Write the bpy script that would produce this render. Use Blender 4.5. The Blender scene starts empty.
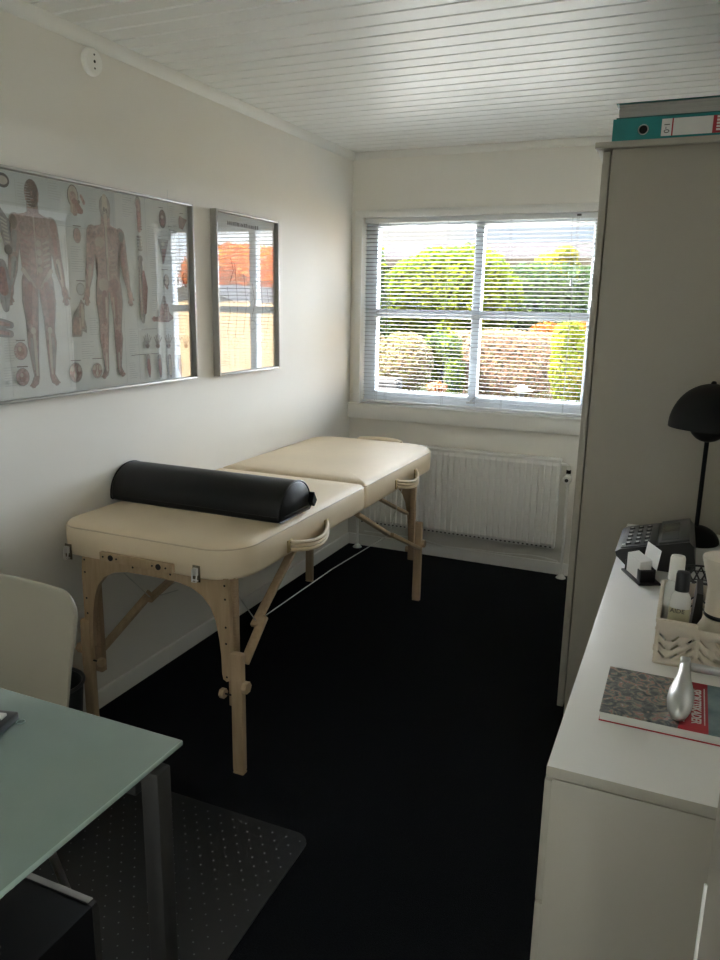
import bpy, bmesh, math, random
from mathutils import Vector, Matrix, Euler

# ------------------------------------------------------------------ camera, sky, sun, exposure
S = bpy.context.scene
COL = S.collection
CAM_POS = Vector((1.8424, -4.0952, 1.44))
YAW, PITCH, ROLL, FPX = 0.4072, -0.2283, 0.0180, 757.13
_fw = Vector((-math.sin(YAW)*math.cos(PITCH), math.cos(YAW)*math.cos(PITCH), math.sin(PITCH)))
_rt = Vector((math.cos(YAW), math.sin(YAW), 0))
_up = _rt.cross(_fw)
RT = _rt*math.cos(ROLL) + _up*math.sin(ROLL)
UP = -_rt*math.sin(ROLL) + _up*math.cos(ROLL)
FW = _fw
cam_data = bpy.data.cameras.new('camera')
cam_data.sensor_fit = 'AUTO'
cam_data.sensor_width = 36.0
cam_data.lens = FPX*36.0/960.0
cam_data.clip_start = 0.02
cam_data.clip_end = 200
cam = bpy.data.objects.new('camera', cam_data)
COL.objects.link(cam)
mw = Matrix((RT, UP, -FW)).transposed().to_4x4()
mw.translation = CAM_POS
cam.matrix_world = mw
S.camera = cam

S.view_settings.view_transform = 'Standard'
S.view_settings.look = 'None'
S.view_settings.gamma = 1.0
S.view_settings.use_curve_mapping = False
S.view_settings.exposure = 1.12
S.cycles.max_bounces = 12
S.cycles.diffuse_bounces = 8
S.cycles.transparent_max_bounces = 16
S.cycles.caustics_reflective = False
S.cycles.caustics_refractive = False
S.cycles.sample_clamp_indirect = 6.0

world = bpy.data.worlds.new('sky')
S.world = world
world.use_nodes = True
wn = world.node_tree.nodes; wl = world.node_tree.links
bg = wn['Background']
# invented sky brightness: stronger out of view to light the room, low band dimmer
SKY_AWAY, SKY_FRONT, SKY_LOW, SIDE_LOW, SIDE_HIGH = 1.0, 14.0, 0.45, 50.0, 11.0
def wmath(op, a, b_, c=None, clamp=False):
    n = wn.new('ShaderNodeMath'); n.operation = op; n.use_clamp = clamp
    for i, v in enumerate((a, b_, c)):
        if v is None: continue
        if isinstance(v, (int, float)): n.inputs[i].default_value = v
        else: wl.new(v, n.inputs[i])
    return n.outputs[0]
def wstep(v, lo, hi):
    n = wn.new('ShaderNodeMapRange'); n.interpolation_type = 'SMOOTHSTEP'
    n.inputs['From Min'].default_value = lo; n.inputs['From Max'].default_value = hi
    wl.new(v, n.inputs['Value']); return n.outputs['Result']
def wlerp(a, b_, t): return wmath('ADD', a, wmath('MULTIPLY', t, wmath('SUBTRACT', b_, a)))
wtc = wn.new('ShaderNodeTexCoord'); wno = wn.new('ShaderNodeTexNoise'); wcr = wn.new('ShaderNodeValToRGB'); wsx = wn.new('ShaderNodeSeparateXYZ')
wno.inputs['Scale'].default_value = 2.6; wno.inputs['Detail'].default_value = 5
wl.new(wtc.outputs['Generated'], wno.inputs['Vector']); wl.new(wno.outputs['Fac'], wcr.inputs['Fac']); wl.new(wtc.outputs['Generated'], wsx.inputs[0])
wcr.color_ramp.elements[0].position = 0.40; wcr.color_ramp.elements[0].color = (0.66, 0.82, 1.0, 1)
wcr.color_ramp.elements[1].position = 0.62; wcr.color_ramp.elements[1].color = (1.0, 0.98, 0.95, 1)
X_, Y_, Z_ = wsx.outputs['X'], wsx.outputs['Y'], wsx.outputs['Z']
right = wmath('MULTIPLY', wstep(X_, 0.02, 0.20), wlerp(1.0, 0.05, wstep(X_, 0.27, 0.40)))
left = wmath('MULTIPLY', 2.1, wstep(X_, -0.43, -0.56))
side = wmath('MULTIPLY', wmath('MAXIMUM', right, left), wstep(Y_, -0.12, 0.25))
mid = wlerp(SKY_LOW, wlerp(SKY_AWAY, SKY_FRONT, wstep(Y_, -0.15, 0.45)), wstep(Z_, 0.125, 0.24))
glow = wmath('MULTIPLY', side, wlerp(SIDE_LOW, SIDE_HIGH, wstep(Z_, 0.18, 0.36)))  # added bright side bands of sky, outside the view, for the far walls
wl.new(wmath('MAXIMUM', mid, glow), bg.inputs['Strength'])
wl.new(wcr.outputs['Color'], bg.inputs['Color'])

sun_d = bpy.data.lights.new('sun', 'SUN'); sun_d.energy = 16.0; sun_d.angle = math.radians(0.6)
sun_d.color = (1.0, 0.93, 0.80)
sun = bpy.data.objects.new('sun', sun_d); COL.objects.link(sun)
sun.rotation_euler = Vector((0.42, 0.50, -0.76)).to_track_quat('-Z', 'Y').to_euler()

# sampling portal in the window opening (gives off nothing itself)
por_d = bpy.data.lights.new('window_portal', 'AREA'); por_d.shape = 'RECTANGLE'
por_d.size = 1.30; por_d.size_y = 1.10; por_d.cycles.is_portal = True
por = bpy.data.objects.new('window_portal', por_d); COL.objects.link(por)
por.location = (0.725, 0.16, 1.385)
por.rotation_euler = Vector((0, -1, 0)).to_track_quat('-Z', 'Z').to_euler()

# the same for the doorway added behind the camera as a light source
por2_d = bpy.data.lights.new('added_doorway_portal', 'AREA'); por2_d.shape = 'RECTANGLE'
por2_d.size = 0.68; por2_d.size_y = 2.06; por2_d.cycles.is_portal = True
por2 = bpy.data.objects.new('added_doorway_portal', por2_d); COL.objects.link(por2)
por2.location = (2.25, -4.67, 1.03)
por2.rotation_euler = Vector((-1, 0, 0)).to_track_quat('-Z', 'Z').to_euler()

# ------------------------------------------------------------------ helpers
R = random.Random(11)

def ray(px, py):
    return RT*((px-360)/FPX) - UP*((py-480)/FPX) + FW
def on(axis, val, px, py):
    d = ray(px, py); t = (val-CAM_POS[axis])/d[axis]
    return CAM_POS + d*t
def onx(px, py, v): return on(0, v, px, py)
def ony(px, py, v): return on(1, v, px, py)
def onz(px, py, v): return on(2, v, px, py)

class MB:
    """Collects shapes and links them as ONE mesh object."""
    def __init__(s): s.v = []; s.f = []; s.m = []
    def add(s, vs, fs, mi=0, M=None):
        o = len(s.v)
        for p in vs:
            p = Vector(p)
            s.v.append(M @ p if M else p)
        for f in fs: s.f.append([o+i for i in f]); s.m.append(mi)
        return s
    def frombm(s, bm, mi=0, M=None):
        bm.verts.index_update()
        s.add([v.co.copy() for v in bm.verts], [[v.index for v in f.verts] for f in bm.faces], mi, M); bm.free(); return s
    def box(s, c, d, bev=0.0, mi=0, rot=None, seg=2):
        bm = bmesh.new(); bmesh.ops.create_cube(bm, size=1)
        for v in bm.verts: v.co = Vector((v.co.x*d[0], v.co.y*d[1], v.co.z*d[2]))
        if bev > 0: bmesh.ops.bevel(bm, geom=bm.edges[:], offset=min(bev, min(d)*0.49), segments=seg, affect='EDGES', profile=0.5)
        M = Matrix.Translation(Vector(c))
        if rot is not None: M = M @ (rot if isinstance(rot, Matrix) else Euler(rot).to_matrix().to_4x4())
        return s.frombm(bm, mi, M)
    def bb(s, a, b, bev=0.0, mi=0):
        a = Vector(a); b = Vector(b)
        return s.box((a+b)/2, [abs(b[i]-a[i]) for i in range(3)], bev, mi)
    def bar(s, p0, p1, w, h, bev=0.0, mi=0, side=None):
        p0 = Vector(p0); p1 = Vector(p1); d = (p1-p0); L = d.length; d.normalize()
        side = Vector(side) if side else (Vector((0, 0, 1)) if abs(d.z) < 0.9 else Vector((1, 0, 0)))
        x = side.cross(d).normalized(); y = d.cross(x).normalized()
        M = Matrix((x, y, d)).transposed().to_4x4()
        return s.box((p0+p1)/2, (w, h, L), bev, mi, M)
    def tube(s, pts, r, n=8, mi=0, cap=True, closed=False):
        pts = [Vector(p) for p in pts]; rs = r if isinstance(r, (list, tuple)) else [r]*len(pts)
        vs = []; fs = []; N = len(pts); prev = None
        for i, p in enumerate(pts):
            if closed: t = (pts[(i+1) % N]-pts[i-1]).normalized()
            else: t = (pts[min(i+1, N-1)]-pts[max(i-1, 0)]).normalized()
            if prev is None:
                a = Vector((0, 0, 1)) if abs(t.z) < 0.9 else Vector((1, 0, 0)); x = a.cross(t).normalized()
            else: x = (prev - t*prev.dot(t)).normalized()
            prev = x; y = t.cross(x)
            for k in range(n):
                a = 2*math.pi*k/n; vs.append(p + (x*math.cos(a)+y*math.sin(a))*rs[i])
        for i in range(N if closed else N-1):
            j = (i+1) % N
            for k in range(n):
                fs.append((i*n+k, i*n+(k+1) % n, j*n+(k+1) % n, j*n+k))
        if cap and not closed: fs.append(tuple(reversed(range(n)))); fs.append(tuple((N-1)*n+k for k in range(n)))
        return s.add(vs, fs, mi)
    def lathe(s, prof, c=(0, 0, 0), n=32, mi=0, M=None, cap=True):
        vs = []; fs = []; N = len(prof)
        for r, z in prof:
            for k in range(n):
                a = 2*math.pi*k/n; vs.append(Vector((r*math.cos(a), r*math.sin(a), z)))
        for i in range(N-1):
            for k in range(n): fs.append((i*n+k, i*n+(k+1) % n, (i+1)*n+(k+1) % n, (i+1)*n+k))
        if cap: fs.append(tuple(reversed(range(n)))); fs.append(tuple((N-1)*n+k for k in range(n)))
        T = Matrix.Translation(Vector(c)) @ (M if M else Matrix.Identity(4))
        return s.add(vs, fs, mi, T)
    def prism(s, poly, lo, hi, axis=1, mi=0):
        """poly in the two remaining axes (in order), extruded along axis from lo to hi"""
        n = len(poly); vs = []
        for w in (lo, hi):
            for a, b in poly:
                vs.append({0: (w, a, b), 1: (a, w, b), 2: (a, b, w)}[axis])
        fs = [tuple(range(n))[::-1], tuple(range(n, 2*n))] + [(i, (i+1) % n, n+(i+1) % n, n+i) for i in range(n)]
        bm = bmesh.new(); bv = [bm.verts.new(v) for v in vs]
        for f in fs: bm.faces.new([bv[i] for i in f])
        bmesh.ops.recalc_face_normals(bm, faces=bm.faces[:])
        bmesh.ops.triangulate(bm, faces=[f for f in bm.faces if len(f.verts) > 4])
        return s.frombm(bm, mi)
    def ball(s, c, r, mi=0, n=20, m=12, M=None):
        r = r if isinstance(r, (list, tuple)) else (r, r, r)
        bm = bmesh.new(); bmesh.ops.create_uvsphere(bm, u_segments=n, v_segments=m, radius=1)
        for v in bm.verts: v.co = Vector((v.co.x*r[0], v.co.y*r[1], v.co.z*r[2]))
        return s.frombm(bm, mi, Matrix.Translation(Vector(c)) @ (M if M else Matrix.Identity(4)))
    def build(s, name, mats, parent=None, sharp=35, fix=True):
        me = bpy.data.meshes.new(name)
        me.from_pydata([tuple(v) for v in s.v], [], s.f)
        mats = mats if isinstance(mats, (list, tuple)) else [mats]
        for m in mats: me.materials.append(m)
        me.polygons.foreach_set('material_index', s.m)
        if fix:
            bm = bmesh.new(); bm.from_mesh(me); bmesh.ops.recalc_face_normals(bm, faces=bm.faces[:]); bm.to_mesh(me); bm.free()
        me.shade_smooth(); me.set_sharp_from_angle(angle=math.radians(sharp))
        o = bpy.data.objects.new(name, me); COL.objects.link(o)
        if parent: put(o, parent)
        return o

def put(o, parent):
    o.parent = parent
    o.matrix_parent_inverse = Matrix.Translation(-parent.location) if parent.type == 'EMPTY' else Matrix.Identity(4)
def tag(o, label, cat, group=None):
    o['label'] = label; o['category'] = cat
    if group: o['group'] = group
    return o
def thing(name, label, cat, loc, group=None):
    o = bpy.data.objects.new(name, None); o.empty_display_size = 0.05; COL.objects.link(o); o.location = Vector(loc)
    return tag(o, label, cat, group)
def struct(o):
    o['kind'] = 'structure'; return o

def text_mesh(body, size, M, name, mat, parent=None, ext=0.0003, bold=0.0):
    cu = bpy.data.curves.new('lettering_curve', 'FONT'); cu.body = body; cu.size = size; cu.extrude = ext; cu.offset = bold
    cu.align_x = 'CENTER'; cu.align_y = 'CENTER'; cu.resolution_u = 3
    t = bpy.data.objects.new('lettering_source', cu); COL.objects.link(t)
    bpy.context.view_layer.update()
    me = bpy.data.meshes.new_from_object(t.evaluated_get(bpy.context.evaluated_depsgraph_get()))
    bpy.data.objects.remove(t); bpy.data.curves.remove(cu)
    me.transform(M); me.materials.clear(); me.materials.append(mat); me.name = name
    o = bpy.data.objects.new(name, me); COL.objects.link(o)
    if parent: put(o, parent)
    return o

# ------------------------------------------------------------------ materials
def mat(name, col, rough=0.5, metal=0.0, var=0.0, scale=8.0, bump=0.0, bscale=60.0, coat=0.0, spec=0.5, stretch=None, col2=None, sheen=0.0):
    m = bpy.data.materials.new(name); m.use_nodes = True
    nt = m.node_tree; b = nt.nodes['Principled BSDF']
    b.inputs['Base Color'].default_value = (*col, 1); b.inputs['Roughness'].default_value = rough
    b.inputs['Metallic'].default_value = metal; b.inputs['Coat Weight'].default_value = coat
    b.inputs['Specular IOR Level'].default_value = spec; b.inputs['Sheen Weight'].default_value = sheen
    tc = nt.nodes.new('ShaderNodeTexCoord'); mp = nt.nodes.new('ShaderNodeMapping')
    if stretch: mp.inputs['Scale'].default_value = stretch
    nt.links.new(tc.outputs['Object'], mp.inputs['Vector'])
    if var > 0 or col2:
        n = nt.nodes.new('ShaderNodeTexNoise'); n.inputs['Scale'].default_value = scale; n.inputs['Detail'].default_value = 4
        nt.links.new(mp.outputs['Vector'], n.inputs['Vector'])
        r = nt.nodes.new('ShaderNodeValToRGB'); nt.links.new(n.outputs['Fac'], r.inputs['Fac'])
        c2 = col2 if col2 else tuple(min(1, c*(1+var)) for c in col); c1 = col if col2 else tuple(c*(1-var) for c in col)
        r.color_ramp.elements[0].position = 0.3; r.color_ramp.elements[1].position = 0.7
        r.color_ramp.elements[0].color = (*c1, 1); r.color_ramp.elements[1].color = (*c2, 1)
        nt.links.new(r.outputs['Color'], b.inputs['Base Color'])
    if bump > 0:
        n = nt.nodes.new('ShaderNodeTexNoise'); n.inputs['Scale'].default_value = bscale; n.inputs['Detail'].default_value = 3
        nt.links.new(mp.outputs['Vector'], n.inputs['Vector'])
        bp = nt.nodes.new('ShaderNodeBump'); bp.inputs['Strength'].default_value = bump; bp.inputs['Distance'].default_value = 0.002
        nt.links.new(n.outputs['Fac'], bp.inputs['Height']); nt.links.new(bp.outputs['Normal'], b.inputs['Normal'])
    return m

def pane_mat(name, ior, tint=(1, 1, 1)):
    m = bpy.data.materials.new(name); m.use_nodes = True; nt = m.node_tree
    for n in list(nt.nodes): nt.nodes.remove(n)
    out = nt.nodes.new('ShaderNodeOutputMaterial'); mix = nt.nodes.new('ShaderNodeMixShader')
    lw = nt.nodes.new('ShaderNodeLayerWeight'); lw.inputs['Blend'].default_value = 0.5
    pw = nt.nodes.new('ShaderNodeMath'); pw.operation = 'POWER'; pw.inputs[1].default_value = 5.0
    fr = nt.nodes.new('ShaderNodeMath'); fr.operation = 'MULTIPLY_ADD'; fr.inputs[1].default_value = 1-ior; fr.inputs[2].default_value = ior
    nt.links.new(lw.outputs['Facing'], pw.inputs[0]); nt.links.new(pw.outputs[0], fr.inputs[0])
    tr = nt.nodes.new('ShaderNodeBsdfTransparent'); tr.inputs['Color'].default_value = (*tint, 1)
    gl = nt.nodes.new('ShaderNodeBsdfGlossy'); gl.inputs['Roughness'].default_value = 0.0; gl.inputs['Color'].default_value = (1, 1, 1, 1)
    nt.links.new(fr.outputs[0], mix.inputs[0]); nt.links.new(tr.outputs[0], mix.inputs[1]); nt.links.new(gl.outputs[0], mix.inputs[2])
    nt.links.new(mix.outputs[0], out.inputs[0])
    return m

def leaf_mat(name, c1, c2, scale=3.0, trans=0.35):
    m = bpy.data.materials.new(name); m.use_nodes = True; nt = m.node_tree
    for n in list(nt.nodes): nt.nodes.remove(n)
    out = nt.nodes.new('ShaderNodeOutputMaterial'); mix = nt.nodes.new('ShaderNodeMixShader'); mix.inputs[0].default_value = trans
    d = nt.nodes.new('ShaderNodeBsdfDiffuse'); t = nt.nodes.new('ShaderNodeBsdfTranslucent')
    tc = nt.nodes.new('ShaderNodeTexCoord'); n = nt.nodes.new('ShaderNodeTexNoise'); n.inputs['Scale'].default_value = scale; n.inputs['Detail'].default_value = 6
    r = nt.nodes.new('ShaderNodeValToRGB'); r.color_ramp.elements[0].position = .35; r.color_ramp.elements[1].position = .65
    r.color_ramp.elements[0].color = (*c1, 1); r.color_ramp.elements[1].color = (*c2, 1)
    nt.links.new(tc.outputs['Object'], n.inputs['Vector']); nt.links.new(n.outputs['Fac'], r.inputs['Fac'])
    nt.links.new(r.outputs['Color'], d.inputs['Color']); nt.links.new(r.outputs['Color'], t.inputs['Color'])
    nt.links.new(d.outputs[0], mix.inputs[1]); nt.links.new(t.outputs[0], mix.inputs[2]); nt.links.new(mix.outputs[0], out.inputs[0])
    return m

WALL = mat('wall_paint', (0.77, 0.745, 0.685), 0.75, var=0.015, scale=3, bump=0.06, bscale=90)
CEIL = mat('ceiling_paint', (0.86, 0.86, 0.84), 0.42, var=0.02, scale=4)
CARPET = mat('black_carpet', (0.007, 0.0075, 0.009), 0.95, var=0.35, scale=220, bump=0.6, bscale=420, spec=0.05)
TRIM = mat('trim_paint', (0.76, 0.75, 0.71), 0.4, var=0.01, scale=5)
WHITE = mat('white_lacquer', (0.80, 0.80, 0.78), 0.35, var=0.01, scale=4)
FURN = mat('shaded_white_melamine', (0.42, 0.392, 0.325), 0.45, var=0.02, scale=3)  # furniture white darkened to stand for its shaded sides
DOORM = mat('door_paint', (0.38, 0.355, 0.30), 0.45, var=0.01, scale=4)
DTOP_LIT = mat('lit_dresser_top', (0.80, 0.80, 0.78), 0.4, var=0.01, scale=4)  # the same furniture white, lightened for window light on the dresser top
WFRAME = mat('window_paint', (0.74, 0.77, 0.80), 0.4, var=0.01, scale=6)
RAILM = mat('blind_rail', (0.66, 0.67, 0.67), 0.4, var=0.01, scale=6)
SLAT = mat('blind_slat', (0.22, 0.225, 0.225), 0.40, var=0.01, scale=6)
CREAM = mat('cream_vinyl', (0.74, 0.61, 0.43), 0.55, var=0.03, scale=5, bump=0.12, bscale=260)
CREAM_PIPE = mat('cream_piping', (0.58, 0.46, 0.32), 0.45, var=0.03, scale=20)
BEECH = mat('beech_wood', (0.38, 0.27, 0.155), 0.45, scale=14, col2=(0.47, 0.345, 0.215), stretch=(6, 6, 0.6), bump=0.05, bscale=40)
BEECH_DARK = mat('beech_edge', (0.27, 0.18, 0.105), 0.5, scale=60, col2=(0.38, 0.27, 0.165), stretch=(1, 1, 12))
BLACKV = mat('black_vinyl', (0.006, 0.006, 0.0065), 0.42, var=0.1, scale=8, bump=0.15, bscale=300, spec=0.3)
STEEL = mat('steel', (0.62, 0.61, 0.59), 0.3, metal=1.0, var=0.04, scale=30)
BRASS = mat('brass', (0.62, 0.48, 0.26), 0.28, metal=1.0, var=0.05, scale=30)
CABLE = mat('steel_cable', (0.55, 0.54, 0.50), 0.4, metal=0.7, var=0.05, scale=50)
DARKMETAL = mat('dark_bolt', (0.03, 0.028, 0.025), 0.4, metal=0.8, var=0.05, scale=50)
ALU = mat('aluminium_frame', (0.42, 0.41, 0.385), 0.5, metal=0.35, var=0.03, scale=40)
PICGLASS = pane_mat('picture_glass', 0.11)
WINGLASS = pane_mat('window_glass', 0.02)
BLACKP = mat('black_plastic', (0.012, 0.012, 0.013), 0.35, var=0.08, scale=30, bump=0.05, bscale=400)
BLACKM = mat('black_lamp_paint', (0.0035, 0.0035, 0.004), 0.5, var=0.08, scale=20, spec=0.25)
GREYP = mat('grey_plastic', (0.05, 0.052, 0.055), 0.4, var=0.08, scale=30)
SCREEN = mat('grey_screen', (0.10, 0.104, 0.104), 0.18, var=0.05, scale=20)
KEYM = mat('key_grey', (0.16, 0.16, 0.16), 0.5, var=0.1, scale=60)
KEYW = mat('key_print', (0.55, 0.55, 0.53), 0.5, var=0.05, scale=60)
PAPER = mat('white_paper', (0.78, 0.78, 0.75), 0.7, var=0.02, scale=30)
WPLAST = mat('white_plastic', (0.84, 0.83, 0.79), 0.35, var=0.015, scale=20)
CREAMP = mat('cream_plastic', (0.70, 0.63, 0.52), 0.45, var=0.02, scale=20)
CRATE = mat('beige_plastic', (0.62, 0.55, 0.45), 0.5, var=0.02, scale=20)
TEAL = mat('teal_binder', (0.0, 0.21, 0.21), 0.4, var=0.06, scale=12, bump=0.05, bscale=200)
TEALD = mat('teal_binder_cover', (0.006, 0.10, 0.09), 0.4, var=0.06, scale=12)
RED = mat('red_print', (0.42, 0.02, 0.035), 0.4, var=0.05, scale=15)
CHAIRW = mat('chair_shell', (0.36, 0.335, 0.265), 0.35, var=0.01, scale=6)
GLASSD = mat('frosted_glass', (0.20, 0.27, 0.24), 0.22, var=0.06, scale=5, coat=0.4, col2=(0.23, 0.30, 0.27))
GLASSE = mat('glass_edge', (0.36, 0.47, 0.42), 0.2, var=0.05, scale=10)
MATM = mat('chair_mat_plastic', (0.012, 0.013, 0.014), 0.38, var=0.08, scale=6, bump=0.1, bscale=150)
MATD = mat('chair_mat_dimple', (0.20, 0.21, 0.21), 0.3, var=0.05, scale=10)
GREYMET = mat('grey_desk_metal', (0.06, 0.058, 0.055), 0.4, metal=0.6, var=0.06, scale=20)
BOTTLE = mat('clear_bottle', (0.62, 0.63, 0.60), 0.2, var=0.02, scale=20)
PCBLACK = mat('computer_black', (0.004, 0.004, 0.004), 0.6, var=.1, scale=30, spec=.2)
LATCH = mat('latch_metal', (0.30, 0.27, 0.22), 0.25, metal=1.0, var=.1, scale=60)
LIQUID = mat('pale_yellow_label', (0.42, 0.40, 0.26), 0.35, var=0.04, scale=25)
CHROME = mat('silver_metal', (0.60, 0.61, 0.60), 0.36, metal=0.7, var=0.04, scale=20)

# ------------------------------------------------------------------ room shell
H = 2.25; XR = 2.16; YB = -5.35; T = 0.12
WX0, WX1, WZ0, WZ1 = 0.065, 1.385, 0.87, 1.915     # window opening
def slab(name, a, b, m): return struct(MB().bb(a, b).build(name, m))
slab('floor', (-T, YB-T, -0.12), (XR+T, 0.0, 0.0), CARPET)
slab('wall_left', (-T, YB-T, 0), (0, 0.20, H+.1), WALL)
w = MB(); DY0, DY1, DZ = -5.00, -4.34, 2.05      # unseen doorway added in the right wall to light the back of the room
w.bb((XR, DY1, 0), (XR+T, 0.20, H+.1)); w.bb((XR, YB-T, 0), (XR+T, DY0, H+.1)); w.bb((XR, DY0, DZ), (XR+T, DY1, H+.1))
struct(w.build('wall_right', WALL))
t = MB(); t.bb((XR-.014, DY0-.07, 0), (XR, DY0, DZ+.07), .003); t.bb((XR-.014, DY1, 0), (XR, DY1+.07, DZ+.07), .003); t.bb((XR-.014, DY0, DZ), (XR, DY1, DZ+.07), .003)
struct(t.build('trim_3', TRIM))
slab('wall_back', (0, YB-T, 0), (XR, YB, H+.1), WALL)
w = MB()
w.bb((0, 0, -.12), (XR, .20, WZ0)); w.bb((0, 0, WZ1), (XR, .20, H+.1)); w.bb((0, 0, WZ0), (WX0, .20, WZ1)); w.bb((WX1, 0, WZ0), (XR, .20, WZ1))
struct(w.build('wall_window', WALL))
c = MB(); y = -0.018; pitch = 0.0838
while y > YB-0.1:
    y0 = max(y-pitch, YB)
    if y0 >= y: break
    c.prism([(y, H+.03), (y, H+.012), (y-.0075, H+.012), (y-.0115, H), (y0+.001, H), (y0, H+.004), (y0, H+.03)], 0, XR, 0)
    y -= pitch
c.bb((-T, YB-T, H+.025), (XR+T, .25, H+.14))
struct(c.build('ceiling', CEIL, sharp=20))
# trims
t = MB().prism([(0, H), (.022, H), (.020, H-.012), (.010, H-.034), (0, H-.040)], YB, 0, 1)
struct(t.build('trim_1', TRIM))
t = MB().prism([(0, H), (-.018, H), (-.016, H-.012), (-.006, H-.030), (0, H-.034)], 0, XR, 0)
struct(t.build('trim_2', TRIM))
t = MB().prism([(0, 0), (.014, 0), (.014, .056), (.010, .065), (0, .065)], YB, -0.014, 1); struct(t.build('baseboard_left', TRIM))
t = MB().prism([(0, 0), (-.014, 0), (-.014, .056), (-.010, .065), (0, .065)], 0, XR, 0); struct(t.build('baseboard_window', TRIM))
t = MB().prism([(XR, 0), (XR-.014, 0), (XR-.014, .056), (XR-.010, .065), (XR, .065)], DY1+.07, -3.05, 1); struct(t.build('baseboard_right', TRIM))

# window
win = bpy.data.objects.new('window_1', None); COL.objects.link(win); win.location = (0.725, 0.06, WZ0); struct(win)
m = MB()   # interior casing
m.bb((.026, -.018, WZ0), (WX0+.004, .004, WZ1+.024), .004); m.bb((WX1-.004, -.018, WZ0), (WX1+.036, .004, WZ1+.024), .004)
m.bb((.0265, -.0195, WZ1-.006), (WX1+.0355, .003, WZ1+.0255), .004); m.bb((.020, -.010, WZ1+.022), (WX1+.042, .002, WZ1+.034), .003)
m.build('window_casing', TRIM, win)
m = MB(); m.bb((0.0, -.030, .786), (WX1+.08, .004, .866), .004); m.bb((0.0, -.036, .862), (WX1+.08, .075, .874), .003)
m.build('window_sill', TRIM, win)
fy0, fy1 = .060, .115
m = MB()
m.bb((WX0, fy0, WZ0), (.134, fy1, WZ1), .004); m.bb((1.318, fy0, WZ0), (WX1, fy1, WZ1), .004)
m.bb((.133, fy0+.002, WZ1-.055), (1.319, fy1-.002, WZ1-.001), .004); m.bb((.133, fy0+.002, WZ0+.001), (1.319, fy1-.002, WZ0+.075), .004)
m.bb((.702, fy0-.004, WZ0+.002), (.748, fy1-.004, WZ1-.002), .004)
m.bb((.133, fy0+.001, 1.374), (1.319, fy1-.003, 1.414), .004)
m.build('window_frame', WFRAME, win)
m = MB()
for a, b in ((.130, .706), (.744, 1.322)):
    for z0, z1 in ((WZ0+.07, 1.378), (1.410, WZ1-.05)): m.bb((a, .088, z0), (b, .091, z1))
m.build('window_glass', WINGLASS, win)
m = MB(); m.box((.722, .052, WZ0+.040), (.05, .012, .012), .003); m.bar((.712, .045, WZ0+.042), (.762, .030, WZ0+.082), .008, .006, .002)
m.build('window_handle', STEEL, win)

# venetian blind
bl = thing('venetian_blind', 'white venetian blind with open horizontal slats across the garden window', 'window blind', (.725, .022, WZ0+.02))
bx0, bx1 = .074, 1.376; by = .026
MB().bb((bx0, by-.014, WZ1-.034), (bx1, by+.014, WZ1-.006), .003).build('head_rail', RAILM, bl)
m = MB(); z = WZ1-.050; n = 0
while z > WZ0+.032:
    prof = []
    for k in range(5):
        a = (k/4-.5); prof.append((by + a*.025, z + .0014*(1-4*a*a) - a*.0034))
    poly = prof + [(p[0], p[1]-.0007) for p in reversed(prof)]
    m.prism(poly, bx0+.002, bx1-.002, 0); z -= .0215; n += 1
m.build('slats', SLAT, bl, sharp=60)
MB().bb((bx0, by-.013, WZ0+.008), (bx1, by+.013, WZ0+.022), .003).build('bottom_rail', RAILM, bl)
m = MB()
for x in (.155, .215, .56, .90, 1.235):
    for dy in (-.0135, .0135): m.tube([(x, by+dy, WZ0+.02), (x, by+dy, WZ1-.03)], .0007, 5)
m.build('ladder_cord', SLAT, bl)
m = MB()
for x in (1.215, 1.245): m.tube([(x, by-.020, WZ1-.03), (x, by-.021, 1.58)], .0010, 6)
m.tube([(1.23, by-.021, 1.585), (1.23, by-.021, 1.55)], .004, 8)
m.build('pull_cord', SLAT, bl)
MB().box((1.245, by-.018, WZ1-.020), (.022, .008, .010), .002).build('cord_lock', GREYMET, bl)

# door leaf standing open at the right, near the camera
dr = bpy.data.objects.new('door_1', None); COL.objects.link(dr); dr.location = (2.13, -4.30, 0); struct(dr)
a = Vector((1.897, -3.50, 0)); b = Vector((2.105, -4.315, 0)); d = (b-a).normalized(); nrm = Vector((d.y, -d.x, 0))
if nrm.x < 0: nrm = -nrm
Mx = Matrix((d, nrm, Vector((0, 0, 1)))).transposed().to_4x4(); L = (b-a).length
MB().box(a + d*L/2 + nrm*.02 + Vector((0, 0, 1.01)), (L, .04, 2.0), .003, 0, Mx).build('door_leaf', DOORM, dr)
MB().box(a + d*.004 - nrm*.0010 + Vector((0, 0, .50)), (.0032, .0024, .98), .0008, 0, Mx).build('edge_highlight', WPLAST, dr)  # pale strip modelled for the highlight down the leaf's edge

# ------------------------------------------------------------------ radiator under the window
rad = thing('radiator', 'white ribbed panel radiator under the window with a valve on its end', 'radiator', (.69, -.06, 0))
x0, x1, z0, z1, yf = .112, 1.262, .165, .655, -.098
m = MB(); m.bb((x0, yf+.012, z0), (x1, -.040, z1), .006)
NF = 34; vs = []; fs = []; prof = []
for i in range(NF):
    u0 = x0+.008+(x1-x0-.016)*i/NF; wd = (x1-x0-.016)/NF
    prof += [(u0, yf+.006), (u0+wd*.18, yf), (u0+wd*.82, yf), (u0+wd, yf+.006)]
for x, y in prof: vs += [(x, y, z0+.030), (x, y, z1-.030)]
for i in range(len(prof)-1): fs.append((2*i, 2*i+2, 2*i+3, 2*i+1))
o = len(vs)
for x, y in prof: vs += [(x, yf+.010, z0+.012), (x, yf+.010, z1-.012)]
for i in range(len(prof)-1): fs += [(o+2*i, o+2*i+2, 2*i+2, 2*i), (2*i+1, 2*i+3, o+2*i+3, o+2*i+1)]
m.add(vs, fs); m.build('radiator_panel', WPLAST, rad, sharp=20, fix=False)
m = MB()
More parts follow.
